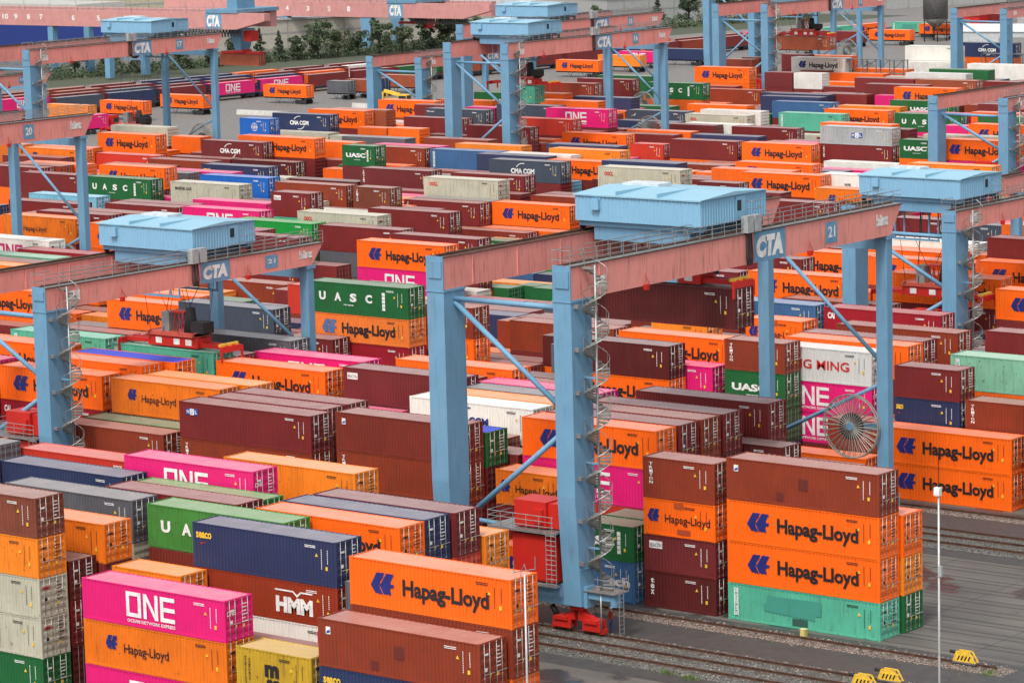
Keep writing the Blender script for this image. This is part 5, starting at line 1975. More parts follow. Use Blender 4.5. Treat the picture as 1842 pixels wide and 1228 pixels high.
# concrete runway strips in the empty right-hand part
rs = MB()
for b in (0,):
    for r in range(10):
        for q in (.3, 2.1):
            y = Y0+b*BP+r*RP+q; rs.face([(-124, y, .008), (-60, y, .008), (-60, y+.12, .008), (-124, y+.12, .008)])
tag(rs.obj('drain_lines', plain('line_dark', (.035, .033, .03), .5)), kind='structure')
wt = MB()
for (x, y, n) in ((-103.5, 187.5, 5), (-100, 191, 7), (-97, 196, 6), (-108, 193, 4), (-118, 170.5-5, 6), (-112, 163.5, 8)):
    pass
tuft_m = plain('weed_green', (.10, .16, .03), .8)
for (x, y, lab) in ((-101.2, RAIL_IN-.9, 'green weed tuft at the end of the right-hand rail'), (-118.6, RAIL_B22_IN-1.3, 'larger weed tuft beside the lowest rail near the crane bogie'), (-116.6, RAIL_B22_IN-1.6, 'smaller weed tuft right of the larger one by the lowest rail')):
    w_ = MB()
    for i in range(90):
        a = R_.uniform(0, 6.28); r_ = abs(R_.gauss(0, .28)); px, py = x+r_*1.6*cos(a), y+r_*sin(a); h_ = R_.uniform(.12, .38); dx, dy = R_.uniform(-.1, .1), R_.uniform(-.1, .1)
        w_.face([(px-.03, py, 0.02), (px+.03, py, 0.02), (px+dx, py+dy, h_)])
    tag(w_.obj('weed', tuft_m), lab, 'weed')
# buffer stops
def buffer_stop(x, y, label):
    t = empty('buffer_stop', (x, y, 0)); t.scale = (.72, .72, .72); tag(t, label, 'buffer stop', 'yellow buffer stops at the rail ends')
    for s in (-.28, .28):
        f = MB(); 
        for p, q in (((-1.1, s, .45), (-.75, s, 1.35)), ((-.75, s, 1.35), (.55, s, 1.35)), ((.55, s, 1.35), (1.15, s, .4)), ((-1.1, s, .45), (1.15, s, .4)), ((-.9, s, .95), (.8, s, .9))): f.bar(p, q, .09, .12)
        f.obj('side_frame', YELLOW, t)
    pn = MB().hexa([(-1.0, -.33, .5), (1.0, -.33, .5), (1.0, -.29, .5), (-1.0, -.29, .5)], [(-.7, -.33, 1.28), (.52, -.33, 1.28), (.52, -.29, 1.28), (-.7, -.29, 1.28)]); p = pn.obj('warning_panel', YELLOW, t)
    sb = MB()
    for k in range(4):
        x0 = -.72+k*.36; sb.face([(x0, -.337, .58), (x0+.16, -.337, .58), (x0+.36, -.337, 1.02), (x0+.2, -.337, 1.02)])
    sb.obj('black_stripe', BLACK, p)
    MB().box(-1.15, 1.2, -.4, .4, .3, .45).obj('base', plain('base_grey', (.12, .12, .12), .7), t)
    MB().tube((-1.55, 0, 1.2), (-.8, 0, 1.2), .16, 12).obj('buffer_rubber', RUBBER, t)
    MB().tube((-.85, 0, 1.2), (-.3, 0, 1.2), .12, 10).obj('buffer_tube', YELLOW, t)
buffer_stop(-103.6, RAIL_IN, 'yellow striped buffer stop on the upper right rail end, right of the thin pole')
buffer_stop(-105.2, RAIL_OUT, 'yellow striped buffer stop at the bottom edge, nearer the thin pole')
buffer_stop(-105.9, RAIL_B22_OUT, 'leftmost yellow buffer stop, cut by the bottom edge of the photo')
# small yellow bollard at the mint container's foot
bo = empty('bollard', (-116.6, RAIL_IN+.95, 0)); tag(bo, 'small pale yellow block on the ground before the lowest mint container', 'marker block')
MB().box(-.18, .18, -.18, .18, .01, .5).obj('post', plain('pale_yellow', (.6, .5, .15), .6), bo); MB().box(-.2, .2, -.2, .2, .5, .56).obj('cap', plain('pale_yellow2', (.7, .62, .3), .6), bo)
# thin masts near the camera
def mast(x, y, h, label, ant):
    t = empty('mast', (x, y, 0)); tag(t, label, 'mast')
    MB().tube((0, 0, 0), (0, 0, h), .075, 12, .055).box(-.16, .16, -.16, .16, 0, .03).obj('pole', plain('pole_grey', (.5, .5, .49), .45, .3), t)
    if ant:
        a = MB().tube((-.75, 0, h+.0), (.75, 0, h+.35), .03, 5).tube((-.75, 0, h), (-.75, 0, h+.65), .025, 5).tube((.75, 0, h+.35), (.75, 0, h+1.05), .025, 5); a.path([(-.7, 0, h), (-.6, 0, h-.45), (-.35, 0, h-.4), (-.2, 0, h+.2), (0, 0, h+.55), (.12, 0, h+.1)], .02, 4); a.obj('antenna', STEEL, t)
    else:
        MB().box(-.22, .12, -.15, .15, h-.1, h+.35).obj('sensor_box', WHITE, t); MB().tube((0, 0, h), (0, 0, h+2.6), .025, 5).obj('rod', BLACK, t); MB().box(.02, .2, -.1, .1, h-4.6, h-4.0).obj('junction_box', plain('cabinet_grey', (.36, .38, .38)), t)
mast(-107.4, 136.0, 13.5, 'slim grey pole with forked antenna in front of the lettered orange container', True)
mast(-89.6, 150.0, 17.4, 'slim grey pole with small white box standing at lower right', False)
# worker beside the crane bogie
def person(x, y, rz, label):
    me = bpy.data.meshes.new('body')
    V = [(0,0,.93),(0,0,1.15),(0,0,1.36),(0,0,1.5),(0,.01,1.62),(0,.01,1.70),(.10,0,.88),(.12,.02,.48),(.12,0,.09),(.12,.12,.04),(-.10,0,.88),(-.12,-.02,.48),(-.13,-.02,.09),(-.13,.10,.04),(.19,0,1.40),(.25,.02,1.14),(.2,.2,.98),(-.19,0,1.40),(-.25,.0,1.14),(-.22,.12,.94)]
    E = [(0,1),(1,2),(2,3),(3,4),(4,5),(0,6),(6,7),(7,8),(8,9),(0,10),(10,11),(11,12),(12,13),(2,14),(14,15),(15,16),(2,17),(17,18),(18,19)]
    R = [.15,.15,.16,.06,.095,.07,.10,.065,.045,.04,.10,.065,.045,.04,.065,.05,.035,.065,.05,.035]
    me.from_pydata(V, E, []); o = inst('person', me); o.location = (x, y, 0); o.rotation_euler = (0, 0, rz)
    o.modifiers.new('s', 'SKIN'); sv = me.skin_vertices[0].data
    for i, r in enumerate(R): sv[i].radius = (r, r*.8)
    sv[0].use_root = True
    ss = o.modifiers.new('ss', 'SUBSURF'); ss.levels = 1; ss.render_levels = 2
    m, nt, bs = newmat('workwear'); tc = nt.nodes.new('ShaderNodeTexCoord'); sx = nt.nodes.new('ShaderNodeSeparateXYZ'); nt.links.new(tc.outputs['Object'], sx.inputs[0])
    mr = nt.nodes.new('ShaderNodeMapRange'); mr.inputs[2].default_value = 2; nt.links.new(sx.outputs['Z'], mr.inputs[0]); rp = nt.nodes.new('ShaderNodeValToRGB'); nt.links.new(mr.outputs[0], rp.inputs[0]); el = rp.color_ramp.elements; rp.color_ramp.interpolation = 'CONSTANT'
    el[0].position = 0; el[0].color = (.02, .02, .02, 1); el[1].position = .05; el[1].color = (.03, .06, .18, 1)
    for p, c in ((.49, (.45, .03, .02, 1)), (.755, (.5, .3, .22, 1))): e = el.new(p); e.color = c
    nt.links.new(rp.outputs[0], bs.inputs['Base Color']); bs.inputs['Roughness'].default_value = .85; me.materials.append(m)
    hb = MB()
    for k in range(6):
        a0, a1 = k*15, (k+1)*15
        for j in range(14):
            t0, t1 = 2*pi*j/14, 2*pi*(j+1)/14; r0, r1 = .135*cos(radians(a0)), .135*cos(radians(a1)); z0, z1 = 1.70+.12*sin(radians(a0)), 1.70+.12*sin(radians(a1))
            hb.face([(r0*cos(t0), .01+r0*sin(t0), z0), (r0*cos(t1), .01+r0*sin(t1), z0), (r1*cos(t1), .01+r1*sin(t1), z1), (r1*cos(t0), .01+r1*sin(t0), z1)])
    hb.obj('helmet', WHITE, o)
    hd = MB()
    for s in (1, -1):
        bx, by, bz = ((.2, .2, .98) if s > 0 else (-.22, .12, .94))
        for k in range(4): hd.tube((bx+(k-1.5)*.02, by+.02, bz), (bx+(k-1.5)*.022, by+.07, bz-.07+.008*k), .009, 5)
        hd.tube((bx-s*.03, by+.01, bz), (bx-s*.06, by+.05, bz-.03), .010, 5)
    hd.obj('fingers', plain('skin', (.5, .3, .22), .6), o)
    fc = MB(); fc.box(-.045, -.02, .085, .10, 1.635, 1.65).box(.02, .045, .085, .10, 1.635, 1.65).box(-.025, .025, .09, .10, 1.57, 1.58); fc.obj('face', DARK, o)
    MB().box(-.012, .012, .09, .118, 1.59, 1.63).obj('nose', plain('skin', (.5, .3, .22)), o)
    tag(o, 'worker in white helmet, red jacket and blue trousers behind the crane bogie', 'person'); return o
person(-128.2, RAIL_OUT+1.5, 2.6, '')

# ---------------- rail yard behind the blocks ----------------
yard = MB(); yard.face([(-560, 395, .01), (-374, 395, .01), (-374, 900, .01), (-560, 900, .01)])
tag(yard.obj('yard_road', plain('pale_concrete', (.19, .18, .165), .7, var=.18)), kind='structure')
TA = radians(90-6.0)     # the tracks run away from the camera, leaning slightly to +X
def tx(x0, y): return x0+(y-500)*.10
tr_ = MB()
for x0 in (-483, -490, -497, -504):
    for s in (-.75, .75): tr_.bar((tx(x0, 400)+s, 400, .1), (tx(x0, 900)+s, 900, .1), .1, .15)
tag(tr_.obj('yard_rails', RUSTY), kind='structure')
bd = MB()
for x0 in (-483, -490, -497, -504): bd.bar((tx(x0, 400), 400, .02), (tx(x0, 900), 900, .02), 3.2, .06)
tag(bd.obj('yard_track_bed', grav_g), kind='structure')
WBLUE = plain('wagon_blue', (.045, .06, .085), .6, var=.3); BUFR = plain('buffer_red', (.4, .03, .03), .6)
def wagon(x0, y, label, along=True):
    t = empty('flat_wagon', (tx(x0, y), y, 0), TA if along else 0); tag(t, label, 'rail wagon', 'flat wagons on the yard tracks')
    MB().box(-6.9, 6.9, -1.25, -1.0, 1.0, 1.22).box(-6.9, 6.9, 1.0, 1.25, 1.0, 1.22).box(-6.9, 6.9, -.2, .2, .8, 1.15).box(-6.9, -6.6, -1.25, 1.25, .95, 1.22).box(6.6, 6.9, -1.25, 1.25, .95, 1.22).obj('frame', WBLUE, t)
    for sx in (-5, 5):
        bg = MB().box(sx-1.3, sx+1.3, -1.0, 1.0, .45, .85).obj('bogie', WBLUE, t)
        for q in (-.9, .9): MB().tube((sx+q, -.85, .46), (sx+q, .85, .46), .42, 12).obj('wheelset', RUSTY, bg)
    return t
def on_wagon(st, x0, y, label, L=4, h=2.6):
    container(st, L, h, (tx(x0, y), y, 1.23), label, None, TA, 0)
random.seed(4)
names = {'MR': 'maroon', 'BR': 'brick-red', 'ONE': 'magenta lettered', 'HL': 'orange lettered', 'NV': 'navy', 'GR': 'green', 'WH': 'white', 'GY': 'grey', 'HLy': 'orange', 'CSm': 'mint', 'BRt': 'red-brown', 'NVg': 'slate'}
seqs = [(-483, 470, ['NVg', 'NV', 'MR', 'ONE', 'ONE', 'MR', 'MR', 'GR', 'BRt', 'BR', 'MR', 'MR', 'NV', 'MR', 'BR', 'MR', 'BRt', 'MR', 'CSm', 'HL']),
        (-490, 462, ['ONE', 'MR', 'NVg', 'MR', 'MR', 'NV', 'HL', 'MR', 'MR', 'GR', 'MR', 'BR', 'MR', 'MR', 'HL', 'MR', 'BR', 'ONE']),
        (-497, 455, ['HL', 'BR', 'BR', 'MR', 'NV', 'NV', 'MR', 'MR', 'WH', 'BR', 'MR', 'MR']),
        (-504, 470, ['MR', 'BR', 'MR', 'NV', 'NV', 'HL', 'MR', 'MR', 'BR'])]
ords = ['first', 'second', 'third', 'fourth', 'fifth', 'sixth', 'seventh', 'eighth', 'ninth', 'tenth', 'eleventh', 'twelfth', 'thirteenth', 'fourteenth', 'fifteenth', 'sixteenth', 'seventeenth', 'eighteenth', 'nineteenth', 'twentieth']
rown = ['nearest', 'second', 'third', 'farthest']
for ri, (x0, y0_, sq) in enumerate(seqs):
    for k, st_ in enumerate(sq):
        y = y0_+k*13.9
        wagon(x0, y, 'flat wagon, %s from left in the %s wagon row of the background rail yard' % (ords[k], rown[ri]))
        on_wagon(st_, x0, y, '%s container on a wagon, %s from left in the %s background train' % (names[st_], ords[k], rown[ri]))
# road trailers with containers lying across, on the near side of the trains
def trailer(st_, x, y, label, L=4, truck=False, z=1.38):
    t = empty('container_trailer', (x, y, 0)); tag(t, 'dark trailer under the '+' '.join(label.split()[:11]), 'trailer', 'container trailers on the yard road'); l = LEN[L]/2
    MB().box(-l, l, -.5, -.3, 1.05, 1.35).box(-l, l, .3, .5, 1.05, 1.35).box(-l, -l+.2, -1.2, 1.2, 1.1, 1.36).box(l-.2, l, -1.2, 1.2, 1.1, 1.36).obj('frame', WBLUE, t)
    lg = MB()
    for q in (-l*.45, l*.2): lg.tube((q, -.9, 1.1), (q+.6, -.9, .05), .06, 5).tube((q+1.2, -.9, 1.1), (q+.6, -.9, .05), .06, 5)
    lg.obj('support_leg', WBLUE, t)
    for q in (.55, .75, .92):
        for s in (-1, 1): MB().tube((l*q*.95, s*1.15, .5), (l*q*.95, s*.8, .5), .5, 14).obj('wheel', RUBBER, t)
    container(st_, L, 2.6, (x, y, z), label, None, 0, 0)
trailer('HLy', -469, 451.8, 'orange container half hidden behind the crane numbered 20, upper left')
trailer('HL', -465.3, 463.5, 'orange lettered container on a trailer left of the crane numbered 17 legs')
trailer('HL', -464.2, 479.7, 'orange lettered container between the legs of the crane numbered 17')
trailer('HL', -461.9, 508.5, 'orange lettered container on a trailer in front of the magenta train')
trailer('GY', -458.5, 521.5, 'short grey container right of the orange one on the yard road', 2)
trailer('BRt', -457.6, 526.5, 'short red-brown container behind the short grey one', 2)
trailer('NV', -456.8, 531.0, 'short navy container behind the short red-brown one', 2)
trailer('BRt', -456.0, 540.0, 'salmon-brown container seen through the low crane at upper centre-left')
trailer('HL', -447.3, 591.5, 'orange lettered container under the girder of the crane numbered 15')
trailer('HLy', -448.3, 609.0, 'orange container just left of the small magenta one at top centre')
trailer('ONE', -451.3, 621.0, 'magenta lettered container on a trailer behind the crane numbered 16 girder')
trailer('NV', -446.9, 632.0, 'navy container on a trailer right of the magenta one, top centre')
trailer('MR', -441.0, 672.0, 'maroon container on a trailer beside the crane numbered 13 legs')
trailer('MR', -446.5, 702.0, 'maroon container on a trailer left of an orange one at top right')
trailer('HL', -437.5, 710.5, 'orange lettered container on a trailer at top right')
trailer('CSm', -449.5, 741.0, 'mint container on a trailer at top right behind the orange one')
trailer('HL', -437.8, 735.5, 'small orange lettered container beside the grey silo')
trailer('MR', -448.5, 781.0, 'maroon container standing behind the shed at the top right corner')
# magenta container on a road truck at the left
tk = empty('truck', (-448.4, 438.5, 0), radians(84)); tag(tk, 'red-cabbed road truck carrying a short magenta container at upper left', 'truck')
MB().box(-3.4, 4.6, -.5, .5, .75, 1.1).obj('chassis', WBLUE, tk)
cb_ = MB().hexa([(2.9, -1.2, .8), (4.9, -1.2, .8), (4.9, 1.2, .8), (2.9, 1.2, .8)], [(2.9, -1.2, 3.3), (4.6, -1.2, 3.3), (4.6, 1.2, 3.3), (2.9, 1.2, 3.3)]).obj('cab', CRED, tk); MB().box(4.74, 4.86, -1.05, 1.05, 1.9, 2.8).box(3.4, 4.5, -1.22, -1.2, 1.9, 2.8).obj('window', GLASS, cb_)
for q in (-2.8, -1.5, 3.9):
    for s in (-1, 1): MB().tube((q, s*1.2, .5), (q, s*.85, .5), .5, 14).obj('wheel', RUBBER, tk)
container('ONEp', 2, 2.6, (-448.5, 437.6, 1.12), 'short magenta container on the red-cabbed truck at upper left', None, radians(84), 1)
# yellow wheeled crane
lo_ = empty('wheel_loader', (-420.2, 497.0, 0), radians(10)); tag(lo_, 'yellow wheeled loader with counterweight standing right of the low background crane', 'loader')
MB().box(-3.6, 3.4, -1.2, 1.2, .9, 1.9).box(-3.8, -1.2, -1.3, 1.3, 1.9, 3.1).box(1.2, 3.6, -1.2, 1.2, 1.7, 2.6).obj('body', paint('loader_yellow', (.72, .42, .02), .3, .2), lo_)
MB().box(-.9, 1.0, -1.0, .9, 1.9, 3.9).obj('cab', YELLOW, lo_); MB().box(-.8, .9, -1.04, -1.0, 2.7, 3.7).box(1.0, 1.04, -.9, .8, 2.7, 3.7).obj('window', GLASS, lo_)
MB().bar((-1, 0, 3.8), (-4.6, 0, 4.6), .6, .6).bar((-4.5, -.9, 4.5), (-4.7, -.9, .8), .3, .4).bar((-4.5, .9, 4.5), (-4.7, .9, .8), .3, .4).obj('boom', YELLOW, lo_)
for q in (-2.4, 2.2):
    for s in (-1, 1): MB().tube((q, s*1.5, .85), (q, s*.95, .85), .85, 16).obj('wheel', RUBBER, lo_)
MB().box(-5.2, -4.2, -.6, .6, 0, .7).obj('counterweight', STEEL, lo_) if 0 else None
# concrete barriers
for k, (x, y) in enumerate(((-446, 483), (-434, 505), (-431, 430))):
    bw = MB().hexa([(x-7, y-.4, 0), (x+7, y-.4, 0), (x+7, y+.4, 0), (x-7, y+.4, 0)], [(x-7, y-.15, 1.0), (x+7, y-.15, 1.0), (x+7, y+.15, 1.0), (x-7, y+.15, 1.0)]).obj('concrete_barrier', plain('concrete_light', (.5, .48, .44), .8)); tag(bw, ['long pale concrete barrier beside the trailers at upper left', 'pale concrete barrier near the yellow loader', 'pale concrete barrier left of the stacked orange containers'][k], 'barrier')

# ---------------- trees ----------------
def leaf_mat(name, c):
    m, nt, bs = newmat(name); v = coords(nt)
    cc = mixc(nt, c, tuple(q*.45 for q in c), ramp(nt, noise(nt, v, .9, 3), [(.4, 0), (.6, 1)])); cc = mixc(nt, cc, (c[0]*1.6, c[1]*1.25, c[2]), ramp(nt, noise(nt, v, 4, 2), [(.55, 0), (.7, .7)]))
    nt.links.new(cc, bs.inputs['Base Color']); bs.inputs['Roughness'].default_value = .7; return m
LEAF = [leaf_mat('leaf_dark', (.055, .09, .045)), leaf_mat('leaf_mid', (.08, .12, .055)), leaf_mat('leaf_olive', (.08, .11, .045))]; BARK = plain('bark', (.07, .055, .04), .9)
def tree(x, y, h, kind, label, mi=0, seed=0):
    R = random.Random(seed*31+7); t = empty('tree', (x, y, 0)); tag(t, label, 'tree', 'trees behind the rail yard')
    tk = MB(); tk.tube((0, 0, 0), (0, 0, h*.55), h*.028, 7, h*.014)
    lobes = []
    if kind == 'cone':
        tk.tube((0, 0, h*.55), (0, 0, h*.97), h*.014, 6, .02)
        for k in range(26): f = k/26; a = R.uniform(0, 6.28); r = h*.26*(1-f)*R.uniform(.3, .9); lobes.append((r*cos(a), r*sin(a), h*(.14+.84*f), h*.085*(1.15-f), .5))
    else:
        for k in range(8):
            a = k*.8+R.uniform(-.3, .3); r = h*R.uniform(.12, .34); z = h*R.uniform(.42, .86); tk.tube((0, 0, h*R.uniform(.25, .5)), (r*cos(a), r*sin(a), z), h*.012, 5, .03); lobes.append((r*cos(a), r*sin(a), z, h*R.uniform(.10, .17), .75))
        for k in range(9): a = R.uniform(0, 6.28); r = h*R.uniform(0, .36); lobes.append((r*cos(a), r*sin(a), h*R.uniform(.22, .92)*(1-.25*(r/h)), h*R.uniform(.09, .15), .75))
    tk.obj('trunk', BARK, t)
    cr = MB()
    for (lx, ly, lz, lr, sq) in lobes:
        for i in range(80 if kind == 'cone' else 150):
            u = Vector((R.gauss(0, 1), R.gauss(0, 1), R.gauss(0, 1))).normalized()*lr*R.uniform(.55, 1.15); u.z *= sq+.1
            c = Vector((lx, ly, lz))+u; s = R.uniform(.09, .2)*(1 if h < 9 else 1.3); n = Vector((R.gauss(0, 1), R.gauss(0, 1), R.gauss(.6, 1))).normalized(); a = n.orthogonal().normalized()*s; b = n.cross(a)
            cr.face([c-a-b*.6, c+a-b*.6, c+a*.7+b, c-a*.7+b])
    cr.obj('crown', LEAF[mi], t)
px_tr = [(-578, 545, 8, 'o'), (-572, 553, 9, 'o'), (-570, 562, 7, 'o'), (-566, 571, 8.5, 'o'), (-563, 580, 9, 'o'), (-560, 588, 7.5, 'c'), (-558, 596, 8, 'o'), (-557, 603, 9.5, 'c'), (-556, 609, 8.5, 'c'), (-555, 615, 7, 'o'), (-553.5, 621, 11, 'o'), (-552, 627, 8, 'o'), (-551, 634, 7, 'o'), (-550, 641, 10, 'o'), (-549, 649, 7.5, 'o'), (-548, 656, 11.5, 'c'), (-550, 662, 8.5, 'c'), (-550, 669, 9.5, 'o'), (-553, 677, 9, 'o'), (-553, 686, 8, 'o'), (-556, 700, 7, 'o'), (-560, 735, 7, 'o'), (-558, 748, 8, 'o'), (-548, 762, 11, 'c'), (-544, 772, 10, 'o'), (-538, 781, 12, 'o'), (-533, 790, 9, 'o'), (-526, 803, 9, 'o')]
kn = {'o': 'broad leafy', 'c': 'pointed conical'}
for i, (x, y, h, k) in enumerate(px_tr):
    pos = 'tree number %d' % i
    lab = '%s dark green tree, %s from left in the row behind the rail yard' % (kn[k], (ords+['twenty-first', 'twenty-second', 'twenty-third', 'twenty-fourth', 'twenty-fifth', 'twenty-sixth', 'twenty-seventh', 'last'])[i])
    tree(x, y, h*.95, 'cone' if k == 'c' else 'o', lab, (0, 1, 2)[i % 3] if k == 'o' else 0, i)
sh = MB(); R = random.Random(9)
for i in range(26000):
    y = R.uniform(535, 815); xb = -568+(y-545)*.13 if y < 690 else -552+(y-690)*.16; x = xb+R.gauss(0, 2.6); hh = 2.2+1.3*sin(y*.35)+.8*sin(y*1.1+x)
    z = R.uniform(0, max(.6, hh)); s = R.uniform(.12, .26); n = Vector((R.gauss(0, 1), R.gauss(0, 1), R.gauss(.6, 1))).normalized(); a = n.orthogonal().normalized()*s; b = n.cross(a); c = Vector((x, y, z))
    sh.face([c-a-b*.6, c+a-b*.6, c+a*.7+b, c-a*.7+b])
tag(sh.obj('shrubs', LEAF[1]), 'continuous belt of shrubs under the background trees', 'shrubs', None, 'stuff')
gr = MB(); gr.face([(-600, 520, .02), (-548, 520, .02), (-505, 830, .02), (-560, 830, .02)]); tag(gr.obj('verge', plain('verge_grass', (.075, .09, .05), .9, var=.25)), kind='structure')
# ---------------- warehouses, ship, sheds ----------------
def hall(name, p0, p1, depth, h, wall, roof, label, bands=True):
    p0 = Vector((*p0, 0)); p1 = Vector((*p1, 0)); d = (p1-p0).normalized(); n = Vector((-d.y, d.x, 0)); L_ = (p1-p0).length
    t = empty(name, p0, math.atan2(d.y, d.x)); tag(t, label, 'warehouse')
    MB().box(0, L_, 0, depth, 0, h).obj('wall', wall, t)
    MB().box(-.4, L_+.4, -.4, depth+.4, h, h+.5).obj('roof', roof, t)
    pr = MB()
    x = 6
    while x < L_: pr.box(x-.12, x+.12, -.08, 0, .1, h); x += 9
    pr.obj('wall_joint', plain('joint_grey', (.28, .27, .25), .8), t)
    if bands: MB().box(0, L_, -.06, 0, h*.52, h*.58).obj('wall_band', plain('band_grey', (.3, .3, .29), .8), t)
    rr_ = MB()
    for k in range(int(L_/30)): rr_.box(10+k*30, 14+k*30, depth*.3, depth*.34, h+.5, h+1.3)
    rr_.obj('roof_light', plain('roof_light', (.6, .62, .62), .4), t)
WALLB = plain('wall_beige', (.42, .39, .33), .8, var=.1); WALLG = plain('wall_grey', (.36, .36, .35), .8, var=.1); ROOFG = plain('roof_grey', (.36, .37, .38), .7, var=.12)
hall('warehouse', (-603, 622), (-566, 742), 60, 7.5, WALLB, ROOFG, 'long low beige warehouse with flat grey roof behind the trees')
hall('warehouse', (-563, 758), (-515, 905), 70, 8, WALLG, ROOFG, 'grey warehouse with flat roof behind the trees at upper right')
hall('warehouse', (-760, 700), (-650, 900), 150, 10, plain('wall_sand', (.44, .40, .28), .8), plain('roof_pale', (.46, .46, .46), .7), 'sand-coloured hall with pale roof at the very top of the photo')
hall('warehouse', (-640, 910), (-470, 1200), 200, 9, WALLG, ROOFG, 'farthest grey hall at the top edge, right of centre')
hall('warehouse', (-500, 920), (-350, 1100), 120, 8, WALLG, plain('roof_pale2', (.42, .42, .41), .7), 'wide grey hall at the top right edge of the photo')
sp_ = empty('ship', (-706, 632, 0), radians(-2)); tag(sp_, 'dark blue container ship hull lying behind the pink rail crane at upper left', 'ship')
SHB = paint('hull_blue', (.018, .04, .19), .15, .1, .45)
MB().hexa([(-80, 0, -1), (66, 0, -1), (66, 26, -1), (-80, 26, -1)], [(-80, -1, 8.2), (72, -1, 8.2), (72, 27, 8.2), (-80, 27, 8.2)]).obj('hull', SHB, sp_)
MB().box(-80, 70, -.6, 26, 8.2, 9.0).obj('deck', plain('deck_grey', (.42, .41, .38), .7), sp_)
rl_ = MB(); rl_.box(-80, 70, -.7, -.5, 9.9, 10.0)
for q in range(-80, 71, 4): rl_.box(q, q+.15, -.7, -.5, 9, 10)
rl_.obj('rail', WHITE, sp_)
for q in (-38, -22, -6, 14): MB().tube((q, -1.2, 8.1), (q+13, -9, .1), .09, 4).obj('mooring_rope', WHITE, sp_)
MB().box(-60, -5, 4, 22, 9, 13).box(2, 52, 4, 22, 9, 12).obj('deckhouse', plain('deckhouse_grey', (.45, .44, .40), .6), sp_)
hs2 = empty('office_block', (-640, 760, 0), radians(20)); tag(hs2, 'salmon-pink building with red shutters at the top edge, left of centre', 'building')
MB().box(-20, 14, 0, 12, 0, 16).obj('wall', CPINK2, hs2); MB().box(-20.4, 14.4, -.4, 12.4, 16, 16.6).obj('roof', ROOFG, hs2)
for q in (-14, -4, 6):
    for z in (5, 10): MB().box(q, q+3, -.12, .0, z, z+2.4).obj('window', CRED, hs2)
def shed(x, y, l, d, h, rz, label, wallm, roofm, door=True):
    t = empty('shed', (x, y, 0), rz); tag(t, label, 'shed'); a, b = l/2, d/2
    w_ = MB().box(-a, a, -b, b, 0, h); w_.face([(a, -b, h), (a, b, h), (a, 0, h+1.3)]); w_.face([(-a, b, h), (-a, -b, h), (-a, 0, h+1.3)]); w_.obj('wall', wallm, t)
    r_ = MB().hexa([(-a-.3, -b-.3, h), (a+.3, -b-.3, h), (a+.3, 0, h+1.35), (-a-.3, 0, h+1.35)], [(-a-.3, -b-.3, h+.15), (a+.3, -b-.3, h+.15), (a+.3, 0, h+1.5), (-a-.3, 0, h+1.5)]).hexa([(-a-.3, 0, h+1.36), (a+.3, 0, h+1.36), (a+.3, b+.3, h), (-a-.3, b+.3, h)], [(-a-.3, 0, h+1.51), (a+.3, 0, h+1.51), (a+.3, b+.3, h+.15), (-a-.3, b+.3, h+.15)]); r_.obj('roof', roofm, t)
    if door: MB().box(-a*.3, a*.3, -b-.06, -b, .1, h*.75).obj('door', STEEL, t)
shed(-392, 700, 34, 16, 5.2, radians(12), 'pale grey shed with light gabled roof at the top right edge', plain('shed_wall', (.45, .46, .46), .6), plain('shed_roof', (.66, .67, .68), .5))
shed(-452, 775, 8, 5, 3.8, 0, 'small red hut with pale doors at upper right', CRED, plain('hut_roof', (.4, .1, .08), .6)); shed(-441, 782, 7, 6, 4, 0, 'small grey hut right of the red hut', WALLG, ROOFG)
si = empty('silo', (-434.5, 727, 0)); tag(si, 'tall dark grey silo on legs standing at the top right', 'silo')
MB().tube((0, 0, 5.8), (0, 0, 18), 3.2, 24).tube((0, 0, 5.8), (0, 0, 3.6), 3.2, 24, .8).obj('tank', plain('silo_grey', (.17, .165, .16), .5, .3, var=.2), si)
for a in range(4): MB().tube((2.9*cos(a*1.57+.7), 2.9*sin(a*1.57+.7), 0), (2.9*cos(a*1.57+.7), 2.9*sin(a*1.57+.7), 6), .16, 6).obj('leg', RUSTY, si)
for k, (x, y, h) in enumerate(((-420, 640, 22), (-471, 698, 18), (-548, 690, 16))):
    t = empty('light_mast', (x, y, 0)); tag(t, ['tall grey light mast left of the white refrigerated containers', 'grey light mast behind the crane numbered 13', 'thin grey light mast by the beige warehouse'][k], 'light mast')
    MB().tube((0, 0, 0), (0, 0, h), .35, 10, .2).box(-.6, .6, -.6, .6, 0, .5).obj('pole', STEEL, t); MB().box(-1.2, 1.2, -.3, .3, h-.3, h).obj('lamp_head', WHITE, t)
# reefer access racks
for k, (x, y) in enumerate(((-337.5, 527.5), (-318, 549))):
    t = empty('reefer_rack', (x, y, 0)); tag(t, ['dark steel access rack right of the lettered white container', 'dark steel access tower beside the stacked white containers'][k], 'rack'); f = MB()
    for q in range(0, 16, 3):
        for yy_ in (0, 1.6): f.box(q, q+.15, yy_, yy_+.15, 0, 10.8)
    for z in (2.7, 5.4, 8.1, 10.7): f.box(0, 15.2, 0, 1.7, z, z+.12)
    for q in range(0, 15, 3): f.bar((q, 0, 8.1), (q+3, 0, 10.8), .1, .1)
    f.obj('frame', plain('rack_grey', (.14, .15, .15), .5), t)
